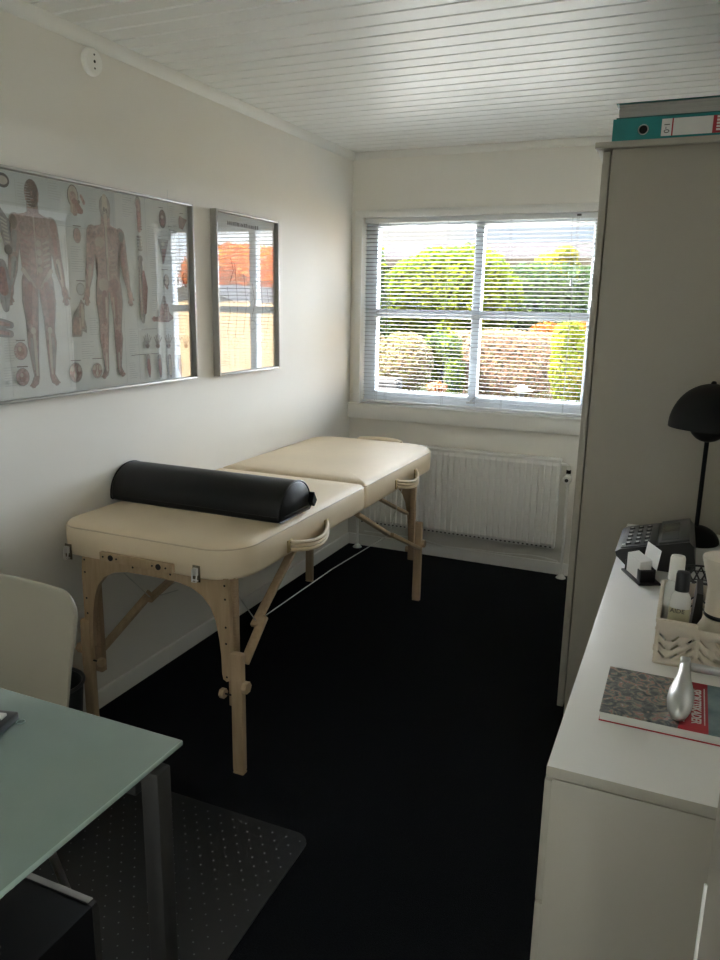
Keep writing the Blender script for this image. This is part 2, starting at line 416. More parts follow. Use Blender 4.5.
for i in range(46):
    x = x0+.02+i*(x1-x0-.04)/45
    m.box((x, yf+.0105, z0+.010), (.011, .005, .007), .001)
m.build('bottom_vent', GREYMET, rad)
m = MB(); m.bb((x0-.004, yf+.004, z1-.006), (x1+.004, -.036, z1+.004), .003)
for i in range(60):
    x = x0+.015+i*(x1-x0-.03)/59; m.box((x, -.064, z1+.005), (.008, .040, .004), .001)
m.build('top_grille', WPLAST, rad)
m = MB()
m.tube([(1.262, -.06, .632), (1.290, -.06, .632), (1.302, -.06, .624), (1.304, -.06, .605), (1.304, -.06, .54)], .0085, 10)
m.tube([(1.304, -.06, .54), (1.307, -.058, .02)], .0078, 10)
m.lathe([(.008, .022), (.012, .018), (.026, .004), (.027, 0)], (1.307, -.058, 0), 20)
m.build('supply_pipe', WPLAST, rad)
m = MB(); m.tube([(1.304, -.06, .604), (1.304, -.06, .585)], .0125, 12); m.build('valve_nut', DARKMETAL, rad)
Mv = Matrix.Rotation(math.pi/2, 4, 'X')
m = MB(); m.lathe([(.006, 0), (.022, .003), (.023, .03), (.018, .044), (.008, .046)], (1.302, -.055, .555), 20, 0, Mv); m.build('thermostat_knob', WPLAST, rad)
m = MB(); m.lathe([(.0095, .045), (.0095, .049), (.004, .050)], (1.302, -.055, .555), 16, 0, Mv); m.build('knob_dial', GREYMET, rad)
m = MB(); m.tube([(.092, -.06, .02), (.090, -.06, .17), (.100, -.06, .19), (.118, -.06, .19)], .0078, 10); m.lathe([(.008, .022), (.012, .018), (.026, .004), (.027, 0)], (.092, -.06, 0), 20)
m.build('return_pipe', WPLAST, rad)
m = MB(); pts = []
for i in range(31):
    f = i/30; pts.append((.12+1.16*f, -.0185, .088+.010*math.sin(f*9)+.008*math.cos(f*21)*.5 - .012*f))
m.tube(pts, .0038, 8)
tag(m.build('cable', WPLAST), 'thin white cable running along the baseboard under the radiator', 'cable')

# ------------------------------------------------------------------ tall cabinet
cab = thing('cabinet', 'tall white cabinet right of the window with its side panel facing the room', 'cabinet', (1.84, -1.05, 0))
cx0, cy0, cy1, cz = 1.527, -1.55, -.62, 1.908
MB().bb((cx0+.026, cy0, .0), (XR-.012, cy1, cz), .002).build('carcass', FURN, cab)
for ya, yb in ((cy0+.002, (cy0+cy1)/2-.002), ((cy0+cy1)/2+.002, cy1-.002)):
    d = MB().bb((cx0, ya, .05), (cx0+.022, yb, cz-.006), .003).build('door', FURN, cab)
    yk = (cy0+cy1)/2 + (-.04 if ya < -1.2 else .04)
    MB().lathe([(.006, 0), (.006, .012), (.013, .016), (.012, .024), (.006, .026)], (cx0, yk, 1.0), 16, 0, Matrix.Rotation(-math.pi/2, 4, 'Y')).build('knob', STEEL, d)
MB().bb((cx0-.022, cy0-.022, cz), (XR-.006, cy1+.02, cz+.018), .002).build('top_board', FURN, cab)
MB().prism([(cx0+.001, cz), (cx0-.017, cz), (cx0-.012, cz-.012), (cx0+.001, cz-.042)], cy0+.001, cy1, 1).build('cornice', WHITE, cab)

# binders on the cabinet
CT = cz+.018
def binder(name, label, ybase, xb, zb, th, length, depth, spine_front):
    bd = thing(name, label, 'binder', (xb+length/2, ybase+depth/2, zb), 'binders lying on the cabinet')
    ct = .0035
    if spine_front:
        MB().bb((xb, ybase, zb), (xb+length, ybase+depth, zb+ct), .001).build('cover', TEAL, bd)
        MB().bb((xb, ybase, zb+th-ct), (xb+length, ybase+depth, zb+th), .001).build('cover', TEALD, bd)
        m = MB(); xh, zh, rh = xb+.0875, zb+th*.50, .0125
        # spine with a round finger hole
        N = 24; vs = []; fs = []
        circ = [(xh+rh*math.cos(2*math.pi*k/N), zh+rh*math.sin(2*math.pi*k/N)) for k in range(N)]
        rect = []
        for k in range(N):
            cxx, czz = math.cos(2*math.pi*k/N), math.sin(2*math.pi*k/N)
            q = max(abs(cxx), abs(czz)); rect.append((xh+cxx/q*.03, zh+czz/q*th*.495))
        for (u, v) in circ+rect: vs.append((u, ybase-.0005, v))
        for k in range(N): fs.append((k, (k+1) % N, N+(k+1) % N, N+k))
        for (u, v) in circ: vs.append((u, ybase+.006, v))
        for k in range(N): fs.append((k, 2*N+k, 2*N+(k+1) % N, (k+1) % N))
        m.add(vs, fs)
        m.bb((xb, ybase-.0005, zb+.0002), (xh-.03, ybase+.0025, zb+th-.0002)); m.bb((xh+.03, ybase-.0005, zb+.0002), (xb+length, ybase+.0025, zb+th-.0002))
        sp = m.build('spine', TEAL, bd, fix=False)
        MB().tube([(xh+(rh+.001)*math.cos(2*math.pi*k/24), ybase-.001, zh+(rh+.001)*math.sin(2*math.pi*k/24)) for k in range(24)], .0017, 8, closed=True).build('finger_ring', STEEL, sp)
        m = MB(); m.box((xh, ybase+.012, zh), (.05, .004, .05)); m.build('hole_lining', BLACKP, sp)
        lx0, lx1 = xb+.138, xb+length-.012
        m = MB(); m.bb((lx0, ybase-.0016, zb+.012), (lx1, ybase, zb+th-.008), 0, 0)
        m.bb((lx0+.028, ybase-.0020, zb+.012), (lx0+.032, ybase, zb+th-.008), 0, 1)
        m.bb((lx1-.030, ybase-.0020, zb+.012), (lx1, ybase, zb+th-.008), 0, 1)
        lb = m.build('spine_label', [PAPER, RED], sp)
        Mt = Matrix.Translation((lx0+.014, ybase-.0022, zb+th*.5)) @ Matrix.Rotation(math.pi/2, 4, 'X') @ Matrix.Rotation(-math.pi/2, 4, 'Z')
        text_mesh('1-0', .022, Mt, 'label_number', GREYP, lb)
        m = MB()
        for k in range(5): m.bb((lx1-.020, ybase-.0024, zb+.018+k*.0085), (lx1-.009, ybase-.0018, zb+.0235+k*.0085))
        m.build('label_print', PAPER, lb)
    else:
        MB().bb((xb, ybase, zb), (xb+length, ybase+depth, zb+ct), .001).build('cover', TEALD, bd)
        MB().bb((xb-.003, ybase-.003, zb+th-ct), (xb+length, ybase+depth, zb+th), .001).build('cover', TEALD, bd)
        MB().bb((xb, ybase+depth-.004, zb+ct), (xb+length, ybase+depth, zb+th-ct)).build('spine', TEALD, bd)
        m = MB(); zz = zb+ct+.0005
        while zz < zb+th-ct-.002:
            dz = R.uniform(.003, .0075); e = R.uniform(.002, .006)
            m.bb((xb+.005+R.uniform(0, .003), ybase+e, zz), (xb+length-.01, ybase+depth-.02, min(zz+dz-.0004, zb+th-ct)))
            zz += dz
        m.build('paper_stack', GREYPAPER, bd)
GREYPAPER = mat('page_edges', (0.42, 0.41, 0.38), 0.7, var=0.08, scale=3, stretch=(1, 1, 220))
binder('binder', 'teal binder lying flat on the cabinet with its labelled spine and round hole showing', cy0+.012, 1.548, CT, .067, .318, .285, True)
binder('binder', 'dark teal binder on top of the labelled one with its grey page edges showing', cy0+.014, 1.556, CT+.0675, .0435, .312, .280, False)

# ------------------------------------------------------------------ dresser
DT = .756; dx0, dx1, dy0, dy1 = 1.703, XR-.012, -3.030, -1.556
dre = thing('dresser', 'long low white dresser on the right side below the black lamp', 'dresser', (1.93, -2.29, 0))
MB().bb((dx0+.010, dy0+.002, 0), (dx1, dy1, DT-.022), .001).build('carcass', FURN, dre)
MB().bb((dx0, dy0, DT-.020), (dx1, dy1, DT), .003).build('top_board', [FURN, DTOP_LIT], dre)
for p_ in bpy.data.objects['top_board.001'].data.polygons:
    if p_.normal.z > .5: p_.material_index = 1  # upward faces take the lit copy of the white
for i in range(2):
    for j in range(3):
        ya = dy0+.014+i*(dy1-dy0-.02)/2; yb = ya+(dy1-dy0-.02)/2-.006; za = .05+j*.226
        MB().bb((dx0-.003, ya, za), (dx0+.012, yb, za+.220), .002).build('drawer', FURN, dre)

# ------------------------------------------------------------------ table lamp
lx, ly = 1.9065, -1.672
lamp = thing('table_lamp', 'black mushroom shaped table lamp with a domed shade on the dresser', 'lamp', (lx, ly, DT))
m = MB(); pr_ = [(.068*math.cos(a), .052*math.sin(a)) for a in [i*math.pi/2/14 for i in range(15)]]
pr_[-1] = (.003, .052)
m.lathe([(.066, 0.0), (.068, .003)]+pr_[1:], (lx, ly, DT), 36); m.build('base', BLACKM, lamp)
MB().tube([(lx, ly, DT+.045), (lx, ly, 1.12)], .0065, 14).build('stem', BLACKM, lamp)
m = MB(); rs = .112; zc = 1.105
outer = [(rs*math.cos(a), zc+.128*math.sin(a)) for a in [i*math.pi/2/18 for i in range(19)]]; outer[-1] = (.002, zc+.128)
inner = [((rs-.002)*math.cos(a), zc+.125*math.sin(a)) for a in [i*math.pi/2/18 for i in range(19)]]; inner[-1] = (.002, zc+.125)
m.lathe(list(reversed(inner))+outer, (lx, ly, 0), 44, cap=False); m.build('shade', BLACKM, lamp)
m = MB(); rl = .056; zl = 1.120
lo = [(rl*math.cos(a), zl-.058*math.sin(a)) for a in [i*math.pi/2/14 for i in range(15)]]; lo[-1] = (.002, zl-.058)
li = [((rl-.002)*math.cos(a), zl-.054*math.sin(a)) for a in [i*math.pi/2/14 for i in range(15)]]; li[-1] = (.002, zl-.054)
m.lathe(list(reversed(li))+lo, (lx, ly, 0), 36, cap=False)
for k in range(3):
    a = k*2*math.pi/3; m.tube([(lx+.05*math.cos(a), ly+.05*math.sin(a), zl), (lx+.07*math.cos(a), ly+.07*math.sin(a), zl+.08)], .0018, 6)
m.build('lower_bowl', BLACKM, lamp)
MB().lathe([(.007, 0), (.008, .004), (.005, .009), (.001, .010)], (lx, ly, zc+.126), 16).build('finial', BLACKM, lamp)

# ------------------------------------------------------------------ desk phone / terminal
ph = thing('desk_phone', 'black office phone with a keypad and grey screen beside the lamp base', 'phone', (1.80, -1.88, DT))
pa, pb = 1.704, 1.898; ya, yb = -2.005, -1.765
zt0, zt1 = DT+.046, DT+.090
m = MB()
poly = [(pa+.040, DT), (pb-.002, DT), (pb+.010, DT+.02), (pb, zt1-.012), (pb-.012, zt1), (pa+.012, zt0), (pa, zt0-.008), (pa+.004, zt0-.020), (pa+.028, DT+.004)]
m.prism(poly, ya, yb, 1); m.build('body', BLACKP, ph, sharp=50)
sl = math.atan2(zt1-zt0, (pb-.012)-(pa+.012))
Mp = Matrix.Translation((pa+.012, 0, zt0)) @ Matrix.Rotation(-sl, 4, 'Y')
def PL(u, v, h=0): return Mp @ Vector((u, v, h))
def plate(m, u0, v0, u1, v1, h0, h1, mi=0, bev=0.001): m.box(PL((u0+u1)/2, (v0+v1)/2, (h0+h1)/2), (u1-u0, v1-v0, h1-h0), bev, mi, Matrix.Rotation(-sl, 4, 'Y'))
m = MB(); plate(m, .001, ya+.008, .092, yb-.008, 0, .003); m.build('keypad_panel', GREYP, ph)
for iu in range(3):
    for iv in range(5):
        m = MB(); u = .012+iu*.024; v = ya+.030+iv*.040
        plate(m, u, v, u+.015, v+.020, .002, .0062)
        plate(m, u+.004, v+.005, u+.011, v+.014, .0060, .0065, 1, 0); m.build('key', [GREYP, KEYW], ph)
m = MB(); plate(m, .100, ya+.006, .176, yb-.006, 0, .006); m.build('display_panel', GREYP, ph)
m = MB(); plate(m, .106, ya+.022, .150, yb-.045, .0055, .0072); m.build('screen', SCREEN, ph)
m = MB(); plate(m, .004, ya+.012, .013, ya+.030, .002, .0068); m.build('round_key', KEYW, ph)

# ------------------------------------------------------------------ business card holder + cards
ch = thing('card_holder', 'small black business card holder standing on the dresser by the phone', 'card holder', (1.785, -2.06, DT))
rz = math.radians(-64)
def CH(x, y, z): return Vector((1.777, -2.084, DT)) + Matrix.Rotation(rz, 3, 'Z') @ Vector((x, y, z))
RZ = Matrix.Rotation(rz, 4, 'Z')
def cbox(m, x0, y0, z0, x1, y1, z1, bev=.001, mi=0): m.box(CH((x0+x1)/2, (y0+y1)/2, (z0+z1)/2), (x1-x0, y1-y0, z1-z0), bev, mi, RZ)
m = MB(); cbox(m, -.059, -.028, 0, .059, .030, .006); m.build('base', BLACKP, ch)
m = MB(); cbox(m, .028, -.022, .005, .050, .014, .036); cbox(m, -.052, -.022, .005, -.046, .012, .034); cbox(m, -.052, .013, .005, .050, .017, .040); m.build('card_tray', BLACKP, ch)
for k in range(9):
    m = MB(); y = -.020+k*.0033
    cbox(m, -.044, y, .0065, .040, y+.0022, .056+.0006*k, 0)
    tag(m.build('business_card', PAPER), 'white business card standing in the pack in the black holder', 'business card', 'business cards in the black holder')
m = MB(); m.box(CH(-.004, .028, .058), (.082, .0012, .056), 0, 0, RZ @ Matrix.Rotation(math.radians(-8), 4, 'X'))
tag(m.build('business_card', PAPER), 'single white card standing tall behind the pack in the black holder', 'business card')

# ------------------------------------------------------------------ beige crate
cr = thing('crate', 'beige plastic crate with chevron cut-outs on the dresser behind the book', 'crate', (1.965, -2.47, DT))
kx0, kx1, ky0, ky1, kz = 1.832, 2.100, -2.592, -2.345, DT+.094
def cutwall(a, b, slots, name):
    base = MB().bb(a, b, .0015).build('tmp_wall', CRATE)
    mc = MB()
    for c, d, rot in slots: mc.box(c, d, 0, 0, rot)
    cut = mc.build('tmp_cut', CRATE)
    mod = base.modifiers.new('b', 'BOOLEAN'); mod.object = cut; mod.operation = 'DIFFERENCE'; mod.solver = 'EXACT'; mod.use_self = True
    bpy.context.view_layer.update()
    me = bpy.data.meshes.new_from_object(base.evaluated_get(bpy.context.evaluated_depsgraph_get()))
    bpy.data.objects.remove(base); bpy.data.objects.remove(cut)
    me.name = name; me.materials.clear(); me.materials.append(CRATE)
    o = bpy.data.objects.new(name, me); COL.objects.link(o); put(o, cr); return o
def chevrons(along, w, horiz):
    sl = []
    n = 5; step = .050
    for i in range(n):
        for j, zz in enumerate((.022, .040, .058)):
            for s in (-1, 1):
                u = along[0] + .026 + i*step + s*.0115
                if u > along[1]-.018: continue
                ang = s*(1 if i % 2 == 0 else -1)*math.radians(45)
                if horiz == 'x': sl.append(((u, w, DT+zz), (.0048, .03, .018), Matrix.Rotation(ang, 4, 'Y')))
                else: sl.append(((w, u, DT+zz), (.03, .0048, .018), Matrix.Rotation(ang, 4, 'X')))
    return sl
cutwall((kx0, ky0, DT+.002), (kx1, ky0+.004, kz), chevrons((kx0, kx1), ky0+.002, 'x') + [((kx0+.135, ky0, kz-.004), (.12, .03, .013), Matrix.Identity(4))], 'front_panel')
cutwall((kx0, ky1-.004, DT+.002), (kx1, ky1, kz), chevrons((kx0, kx1), ky1-.002, 'x'), 'back_panel')
cutwall((kx0, ky0+.004, DT+.002), (kx0+.004, ky1-.004, kz-.004), chevrons((ky0, ky1), kx0+.002, 'y'), 'side_panel')
cutwall((kx1-.004, ky0+.004, DT+.002), (kx1, ky1-.004, kz-.004), chevrons((ky0, ky1), kx1-.002, 'y'), 'side_panel')
MB().bb((kx0+.003, ky0+.003, DT), (kx1-.003, ky1-.003, DT+.004)).build('bottom', CRATE, cr)
for a_, b_ in (((kx0-.0015, ky0-.0015, kz-.006), (kx0+.072, ky0+.006, kz+.001)), ((kx0+.198, ky0-.0015, kz-.006), (kx1+.0015, ky0+.006, kz+.001)), ((kx0-.0015, ky0+.0062, kz-.008), (kx0+.006, ky1, kz-.002)), ((kx1-.006, ky0+.0062, kz-.008), (kx1+.0015, ky1, kz-.002))):
    MB().bb(a_, b_, .001).build('rim', CRATE, cr)
for a_, b_ in (((kx0-.0015, ky0-.0012, DT+.028), (kx0+.006, ky0+.003, DT+.040)), ((kx0-.001, ky0-.0012, kz-.022), (kx0+.006, ky0+.003, kz-.016))):
    MB().bb(a_, b_, .0008).build('hinge_tab', CRATE, cr)
CB = DT+.0045
# bottles inside the crate
def bottle(name, label, x, y, r, hs, hc, cap_r, capm, bodym, lab=None, txt=None, flat=.75):
    b = thing(name, label, 'bottle', (x, y, CB))
    M = Matrix.Diagonal((1, flat, 1, 1))
    MB().lathe([(r*.85, 0), (r, .006), (r, hs-.022), (r*.93, hs-.010), (r*.72, hs-.002), (r*.62, hs), (cap_r*.9, hs+.002)], (x, y, CB), 32, 0, M).build('body', bodym, b)
    MB().lathe([(cap_r*.98, 0), (cap_r, .002), (cap_r*.97, hc-.006), (cap_r*.86, hc-.001), (cap_r*.5, hc)], (x, y, CB+hs+.002), 28, 0, Matrix.Diagonal((1, .85, 1, 1))).build('cap', capm, b)
    if lab: 
        lo = MB().lathe([(r+.0006, lab[0]), (r+.0006, lab[1])], (x, y, CB), 32, 0, M, cap=False).build('label', LIQUID, b)
        if txt: text_mesh(txt, .0125, Matrix.Translation((x-.004, y-r*flat-.0014, CB+lab[1]-.004)) @ Matrix.Rotation(math.pi/2, 4, 'X'), 'lettering', GREYMET, lo)
    return b
bottle('bottle', 'clear bottle with a black cap and pale yellow label at the front of the crate', 1.871, -2.555, .0195, .140, .040, .0135, BLACKP, BOTTLE, (.010, .108), 'AIDE')
bottle('bottle', 'clear bottle with a white cap behind the black capped one in the crate', 1.8585, -2.492, .0190, .140, .052, .0150, WPLAST, BOTTLE)
# white pump style container
wc = thing('jar', 'tall white container with a flared top and dark ring in the crate', 'container', (1.950, -2.497, CB))
MB().lathe([(.046, 0), (.048, .004), (.048, .030), (.044, .050), (.036, .066), (.0315, .080)], (1.950, -2.497, CB), 36).build('lower_body', CREAMP, wc)
MB().lathe([(.0325, .080), (.0335, .082), (.0335, .086), (.0325, .088)], (1.950, -2.497, CB), 36).build('ring', BLACKP, wc)
MB().lathe([(.032, .088), (.0315, .140), (.034, .150), (.044, .188), (.047, .200), (.046, .204), (.040, .206)], (1.950, -2.497, CB), 36).build('flared_top', CREAMP, wc)
# grey folded packet between
m = MB(); m.prism([(1.896, CB), (1.920, CB), (1.914, CB+.110), (1.902, CB+.112)], -2.47, -2.375, 1)
tag(m.build('packet', GREYMET), 'grey foil packet standing behind the bottles in the crate', 'packet')

# black openwork basket behind the crate
bk = thing('basket', 'small black openwork basket between the phone and the crate', 'basket', (1.925, -2.22, DT))
m = MB(); cxx, cyy, nb = 1.925, -2.215, 22
for z, r in ((.003, .050), (.022, .056), (.042, .061), (.062, .065), (.075, .067)):
    m.tube([(cxx+r*math.cos(2*math.pi*k/36), cyy+r*math.sin(2*math.pi*k/36), DT+z) for k in range(36)], .0026 if z in (.003, .075) else .0016, 6, closed=True)
for k in range(nb):
    for s in (-1, 1):
        pts = []
        for q in range(7):
            f = q/6; a = 2*math.pi*k/nb + s*f*.6; r = .050+.017*f; pts.append((cxx+r*math.cos(a), cyy+r*math.sin(a), DT+.003+.072*f))
        m.tube(pts, .0022, 5)
m.build('lattice', BLACKP, bk)
MB().lathe([(.048, .002), (.050, .004), (.050, .006)], (cxx, cyy, DT), 32).build('bottom', BLACKP, bk)

# ------------------------------------------------------------------ book
bx_a, bx_b, by_a, by_b = 1.7605, 2.005, -2.860, -2.682
bk = thing('book', 'thick hardback with a grey picture cover and red title band on the dresser', 'book', (1.88, -2.77, DT))
COVER = mat('picture_cover', (0.05, 0.055, 0.06), 0.3, scale=26)
nt = COVER.node_tree
rmp = [n for n in nt.nodes if n.type == 'VALTORGB']
tc = nt.nodes.new('ShaderNodeTexCoord'); nz = nt.nodes.new('ShaderNodeTexNoise'); nz.inputs['Scale'].default_value = 55; nz.inputs['Detail'].default_value = 7; nz.inputs['Distortion'].default_value = 1.2
rr = nt.nodes.new('ShaderNodeValToRGB'); nt.links.new(tc.outputs['Object'], nz.inputs['Vector']); nt.links.new(nz.outputs['Fac'], rr.inputs['Fac'])
els = rr.color_ramp.elements; els[0].position = .30; els[0].color = (.035, .04, .045, 1); els[1].position = .72; els[1].color = (.72, .70, .62, 1)
for p_, c_ in ((.42, (.10, .11, .12, 1)), (.50, (.17, .18, .18, 1)), (.56, (.34, .34, .25, 1)), (.60, (.45, .13, .13, 1)), (.64, (.36, .36, .34, 1))):
    e = els.new(p_); e.color = c_
nt.links.new(rr.outputs['Color'], nt.nodes['Principled BSDF'].inputs['Base Color'])
COVER2 = mat('teal_cover_picture', (0.10, 0.18, 0.20), 0.3, scale=30, col2=(0.24, 0.33, 0.35))
MB().bb((bx_a, by_a, DT), (bx_b, by_b, DT+.0022), .0006).build('back_cover', RED, bk)
MB().bb((bx_a+.0012, by_a+.0012, DT+.0022), (bx_b, by_b-.0012, DT+.0165), .0004).build('page_block', PAPER, bk)
m = MB(); zt = DT+.0165
xs = [bx_a, 1.8790, 1.9300, bx_b]; xf = [bx_a+.006, 1.9060, 1.9310, bx_b]
for i in range(3):
    a0, a1 = xs[i], xs[i+1]
    if i == 0: m.prism([(bx_a, by_a), (1.884, by_a), (1.901, by_b), (bx_a, by_b)], zt, zt+.0022, 2, 0)
    elif i == 1: m.prism([(1.884, by_a), (1.930, by_a), (1.930, by_b), (1.901, by_b)], zt, zt+.0022, 2, 1)
    else: m.prism([(1.930, by_a), (bx_b, by_a), (bx_b, by_b), (1.930, by_b)], zt, zt+.0022, 2, 2)
fc = m.build('front_cover', [COVER, RED, COVER2], bk)
zt += .0024
text_mesh('SPORTSSKADER', .0170, Matrix.Translation((1.9110, (by_a+by_b)/2-.002, zt)) @ Matrix.Rotation(-math.pi/2, 4, 'Z') @ Matrix.Diagonal((1.05, 1.25, 1, 1)), 'title', PAPER, fc, bold=.0004)
m = MB()
for k in range(26):
    yy = by_b-.020-k*.0052
    m.bb((1.9235, yy-.0040, zt-.0002), (1.9255, yy, zt+.0001))
m.build('subtitle', PAPER, fc); m = MB()
for k in range(5): m.bb((1.8915, by_a+.022+k*.0055, zt-.0002), (1.8937, by_a+.0265+k*.0055, zt+.0001))
m.build('author_line', PAPER, fc)
# silver tool on the book
tl = MB(); bz = DT+.0225
pts = [(1.8825, -2.858, bz+.012), (1.8826, -2.850, bz+.013), (1.883, -2.833, bz+.0165), (1.884, -2.812, bz+.0195), (1.8855, -2.788, bz+.022), (1.8865, -2.764, bz+.024), (1.8875, -2.742, bz+.027), (1.8885, -2.716, bz+.031), (1.8885, -2.700, bz+.034)]
tl.tube(pts, [.004, .0130, .0190, .0212, .0205, .0165, .0125, .0100, .0095], 22)
tl.bb((1.8795, -2.704, bz+.024), (1.8975, -2.682, bz+.045), .004)
tl.bb((1.894, -2.699, bz+.023), (2.02, -2.684, bz+.036), .003)
tag(tl.build('massage_tool', CHROME, sharp=50), 'shiny silver round ended tool lying across the book', 'tool')

# ------------------------------------------------------------------ massage table
mt = thing('massage_table', 'folding cream massage table with beech legs along the left wall', 'massage table', (.36, -1.38, 0))
TX0, TX1, TY0, TYS, TY1 = .006, .700, -2.330, -1.386, -.435
def rrect(x0, x1, y0, y1, radii, off, n=9):
    """rounded rectangle, radii for (x0y0, x1y0, x1y1, x0y1), grown inwards by off"""
    x0 += off; x1 -= off; y0 += off; y1 -= off; pts = []
    cs = [((x0, y0), 180), ((x1, y0), 270), ((x1, y1), 0), ((x0, y1), 90)]
    for ((cx, cy), a0), r in zip(cs, radii):
        r = max(r-off, .004); sx = 1 if cx == x0 else -1; sy = 1 if cy == y0 else -1
        for k in range(n):
            a = math.radians(a0+90*k/(n-1)); pts.append((cx+sx*r+r*math.cos(a), cy+sy*r+r*math.sin(a)))
    return pts
def cushion(y0, y1, radii, name):
    m = MB(); rings = []
    prof = [(.016, .632), (.004, .636), (.0, .646), (-.002, .69), (.0, .722), (.003, .7275), (.0035, .7285), (.004, .7295), (.010, .7375), (.024, .7435), (.055, .7470), (.11, .7485), (.20, .7490), (.30, .7492)]
    vs = []; fs = []
    for off, z in prof:
        ring = rrect(TX0+.003, TX1-.002, y0, y1, radii, off); vs += [(x, y, z) for x, y in ring]; n = len(ring)
    for i in range(len(prof)-1):
        for k in range(n): fs.append((i*n+k, i*n+(k+1) % n, (i+1)*n+(k+1) % n, (i+1)*n+k))
    fs.append(tuple(range(n))[::-1]); N = (len(prof)-1)*n; fs.append(tuple(N+k for k in range(n)))
    m.add(vs, fs); o = m.build(name, CREAM, mt, sharp=50)
    MB().tube([(x, y, .7285) for x, y in rrect(TX0+.003, TX1-.002, y0, y1, radii, .002)], .0023, 6, closed=True).build('piping', CREAM_PIPE, o)
    return o
cushion(TY0, TYS-.003, (.085, .125, .014, .014), 'foot_cushion')
cushion(TYS+.003, TY1, (.014, .014, .15, .13), 'head_cushion')
# crescent pad of the head end
m = MB(); pts = []
for k in range(15):
    a = math.radians(20+140*k/14); pts.append((.375+.130*math.cos(a), -.480+.085*math.sin(a), .7345))
m.tube(pts, [.012]+[.018]*13+[.012], 12); m.build('face_pad', CREAM, mt)
XM = .744
def legframe(yc, sgn, dx=0.0):
    """end frame in the plane y=yc; sgn=+1 when the table's middle lies towards +y"""
    right = [(.648, .640), (.655, .560), (.656, .330), (.652, .312), (.640, .306), (.628, .312), (.624, .330), (.6225, .39), (.616, .445), (.605, .500), (.588, .540), (.560, .572), (.520, .592), (.470, .602), (.372, .604)]
    left = [(XM-x, z) for x, z in reversed(right[:-1])]
    right = [(x+dx, z) for x, z in right]; left = [(x+dx*.5, z) for x, z in left]
    ep = MB().prism(right+left, yc-.009, yc+.009, 1).build('end_panel', BEECH, mt)
    for side in (0, 1):
        f = (lambda x: XM+.022-x+dx*.5) if side else (lambda x: x+dx)
        yp = yc+sgn*.0215
        m = MB(); m.bb((f(.634), yp-.012, .215), (f(.664), yp+.012, .640), .003)
        lg = m.build('leg', BEECH_DARK, mt)
        m = MB(); bm_c = f(.677); m.bb((bm_c-.0205, yc-.016, 0.006), (bm_c+.0205, yc+.011, .408), .008)
        m.bb((bm_c-.019, yc-.015, .0), (bm_c+.019, yc+.010, .008), .003)
        m.build('leg_extension', BEECH, lg)
        for zz, xx in ((.300, f(.706)), (.262, f(.6225))):
            m = MB(); m.tube([(xx-.008, yc-.004, zz), (xx+.008, yc-.004, zz)], .019 if zz > .28 else .016, 6); m.build('knob', BEECH, lg)
            m = MB(); m.tube([(f(.66), yc-.004, zz), (xx, yc-.004, zz)], .003, 6); m.build('bolt', DARKMETAL, lg)
    for side in (0, 1):
        for x, z in ((.640, .618), (.641, .575), (.641, .485), (.641, .432), (.641, .322), (.30, .622)):
            xx = XM-x+dx*.5 if side else x+dx
            MB().ball((xx, yc-.0095, z), (.0036, .0016, .0036), 0, 10, 6).build('bolt', DARKMETAL, ep)
    # underside rail
    MB().bb((.09, yc+sgn*.012, .600), (.635, yc+sgn*.045, .633), .003).build('rail', BEECH, mt)
YN, YF = -2.300, -.705
legframe(YN, 1); legframe(YF, -1, .022)
# side rails under each half
for xr in (.080, .590):
    for ya, yb in ((-2.26, -1.40), (-1.372, -.70)): MB().bb((xr, ya, .596), (xr+.022, yb, .634), .002).build('side_rail', BEECH, mt)
# folding braces
def brace(p0, ph_, p1, xj):
    p0, ph_, p1 = Vector(p0), Vector(ph_), Vector(p1)
    d = (ph_-p0).normalized(); a = MB().bar(p0, ph_+d*.018, .016, .028, .003, 0, (1, 0, 0)).build('brace', BEECH, mt)
    q = Vector((xj, 0, 0)); d2 = (p1-ph_).normalized()
    b = MB().bar(ph_+q-d2*.022, p1+q, .016, .028, .003, 0, (1, 0, 0)).build('brace', BEECH, mt)
    MB().tube([ph_-Vector((.012, 0, 0)), ph_+q+Vector((.012 if xj > 0 else -.012, 0, 0))], .004, 8).build('hinge_bolt', DARKMETAL, mt)
hn = Vector((.665, -2.172, .455)); hf = Vector((.672, -1.040, .430))
brace((.665, -1.925, .625), hn, (.665, -2.275, .362), .018)
brace((.672, -1.410, .620), hf, (.686, -.715, .275), .018)
hl = ony(151, 598, -2.10); 
brace(ony(173, 578, -1.96), hl, ony(94, 664, -2.262), -.018)
hfl = Vector((.13, -1.04, .430)); brace((.13, -1.41, .620), hfl, (.13, -.715, .275), -.018)
MB().bar((.640, -1.085, .603), (.640, -.72, .445), .014, .026, .003, 0, (1, 0, 0)).build('brace', BEECH, mt)
# cables
def cable(pts): MB().tube(pts, .0017, 6).build('cable', CABLE, mt)
cable([hn, (.665, -1.62, .452), hf]); cable([hl, (.16, -1.60, .44), hfl])
cable([hn, onx(237, 594, .66)]); cable([hf, (.665, -.86, .615)]); cable([hl, ony(124, 573, -2.28)]); cable([hfl, (.13, -.78, .60)])
cable([hl, ony(178, 590, -2.0)])
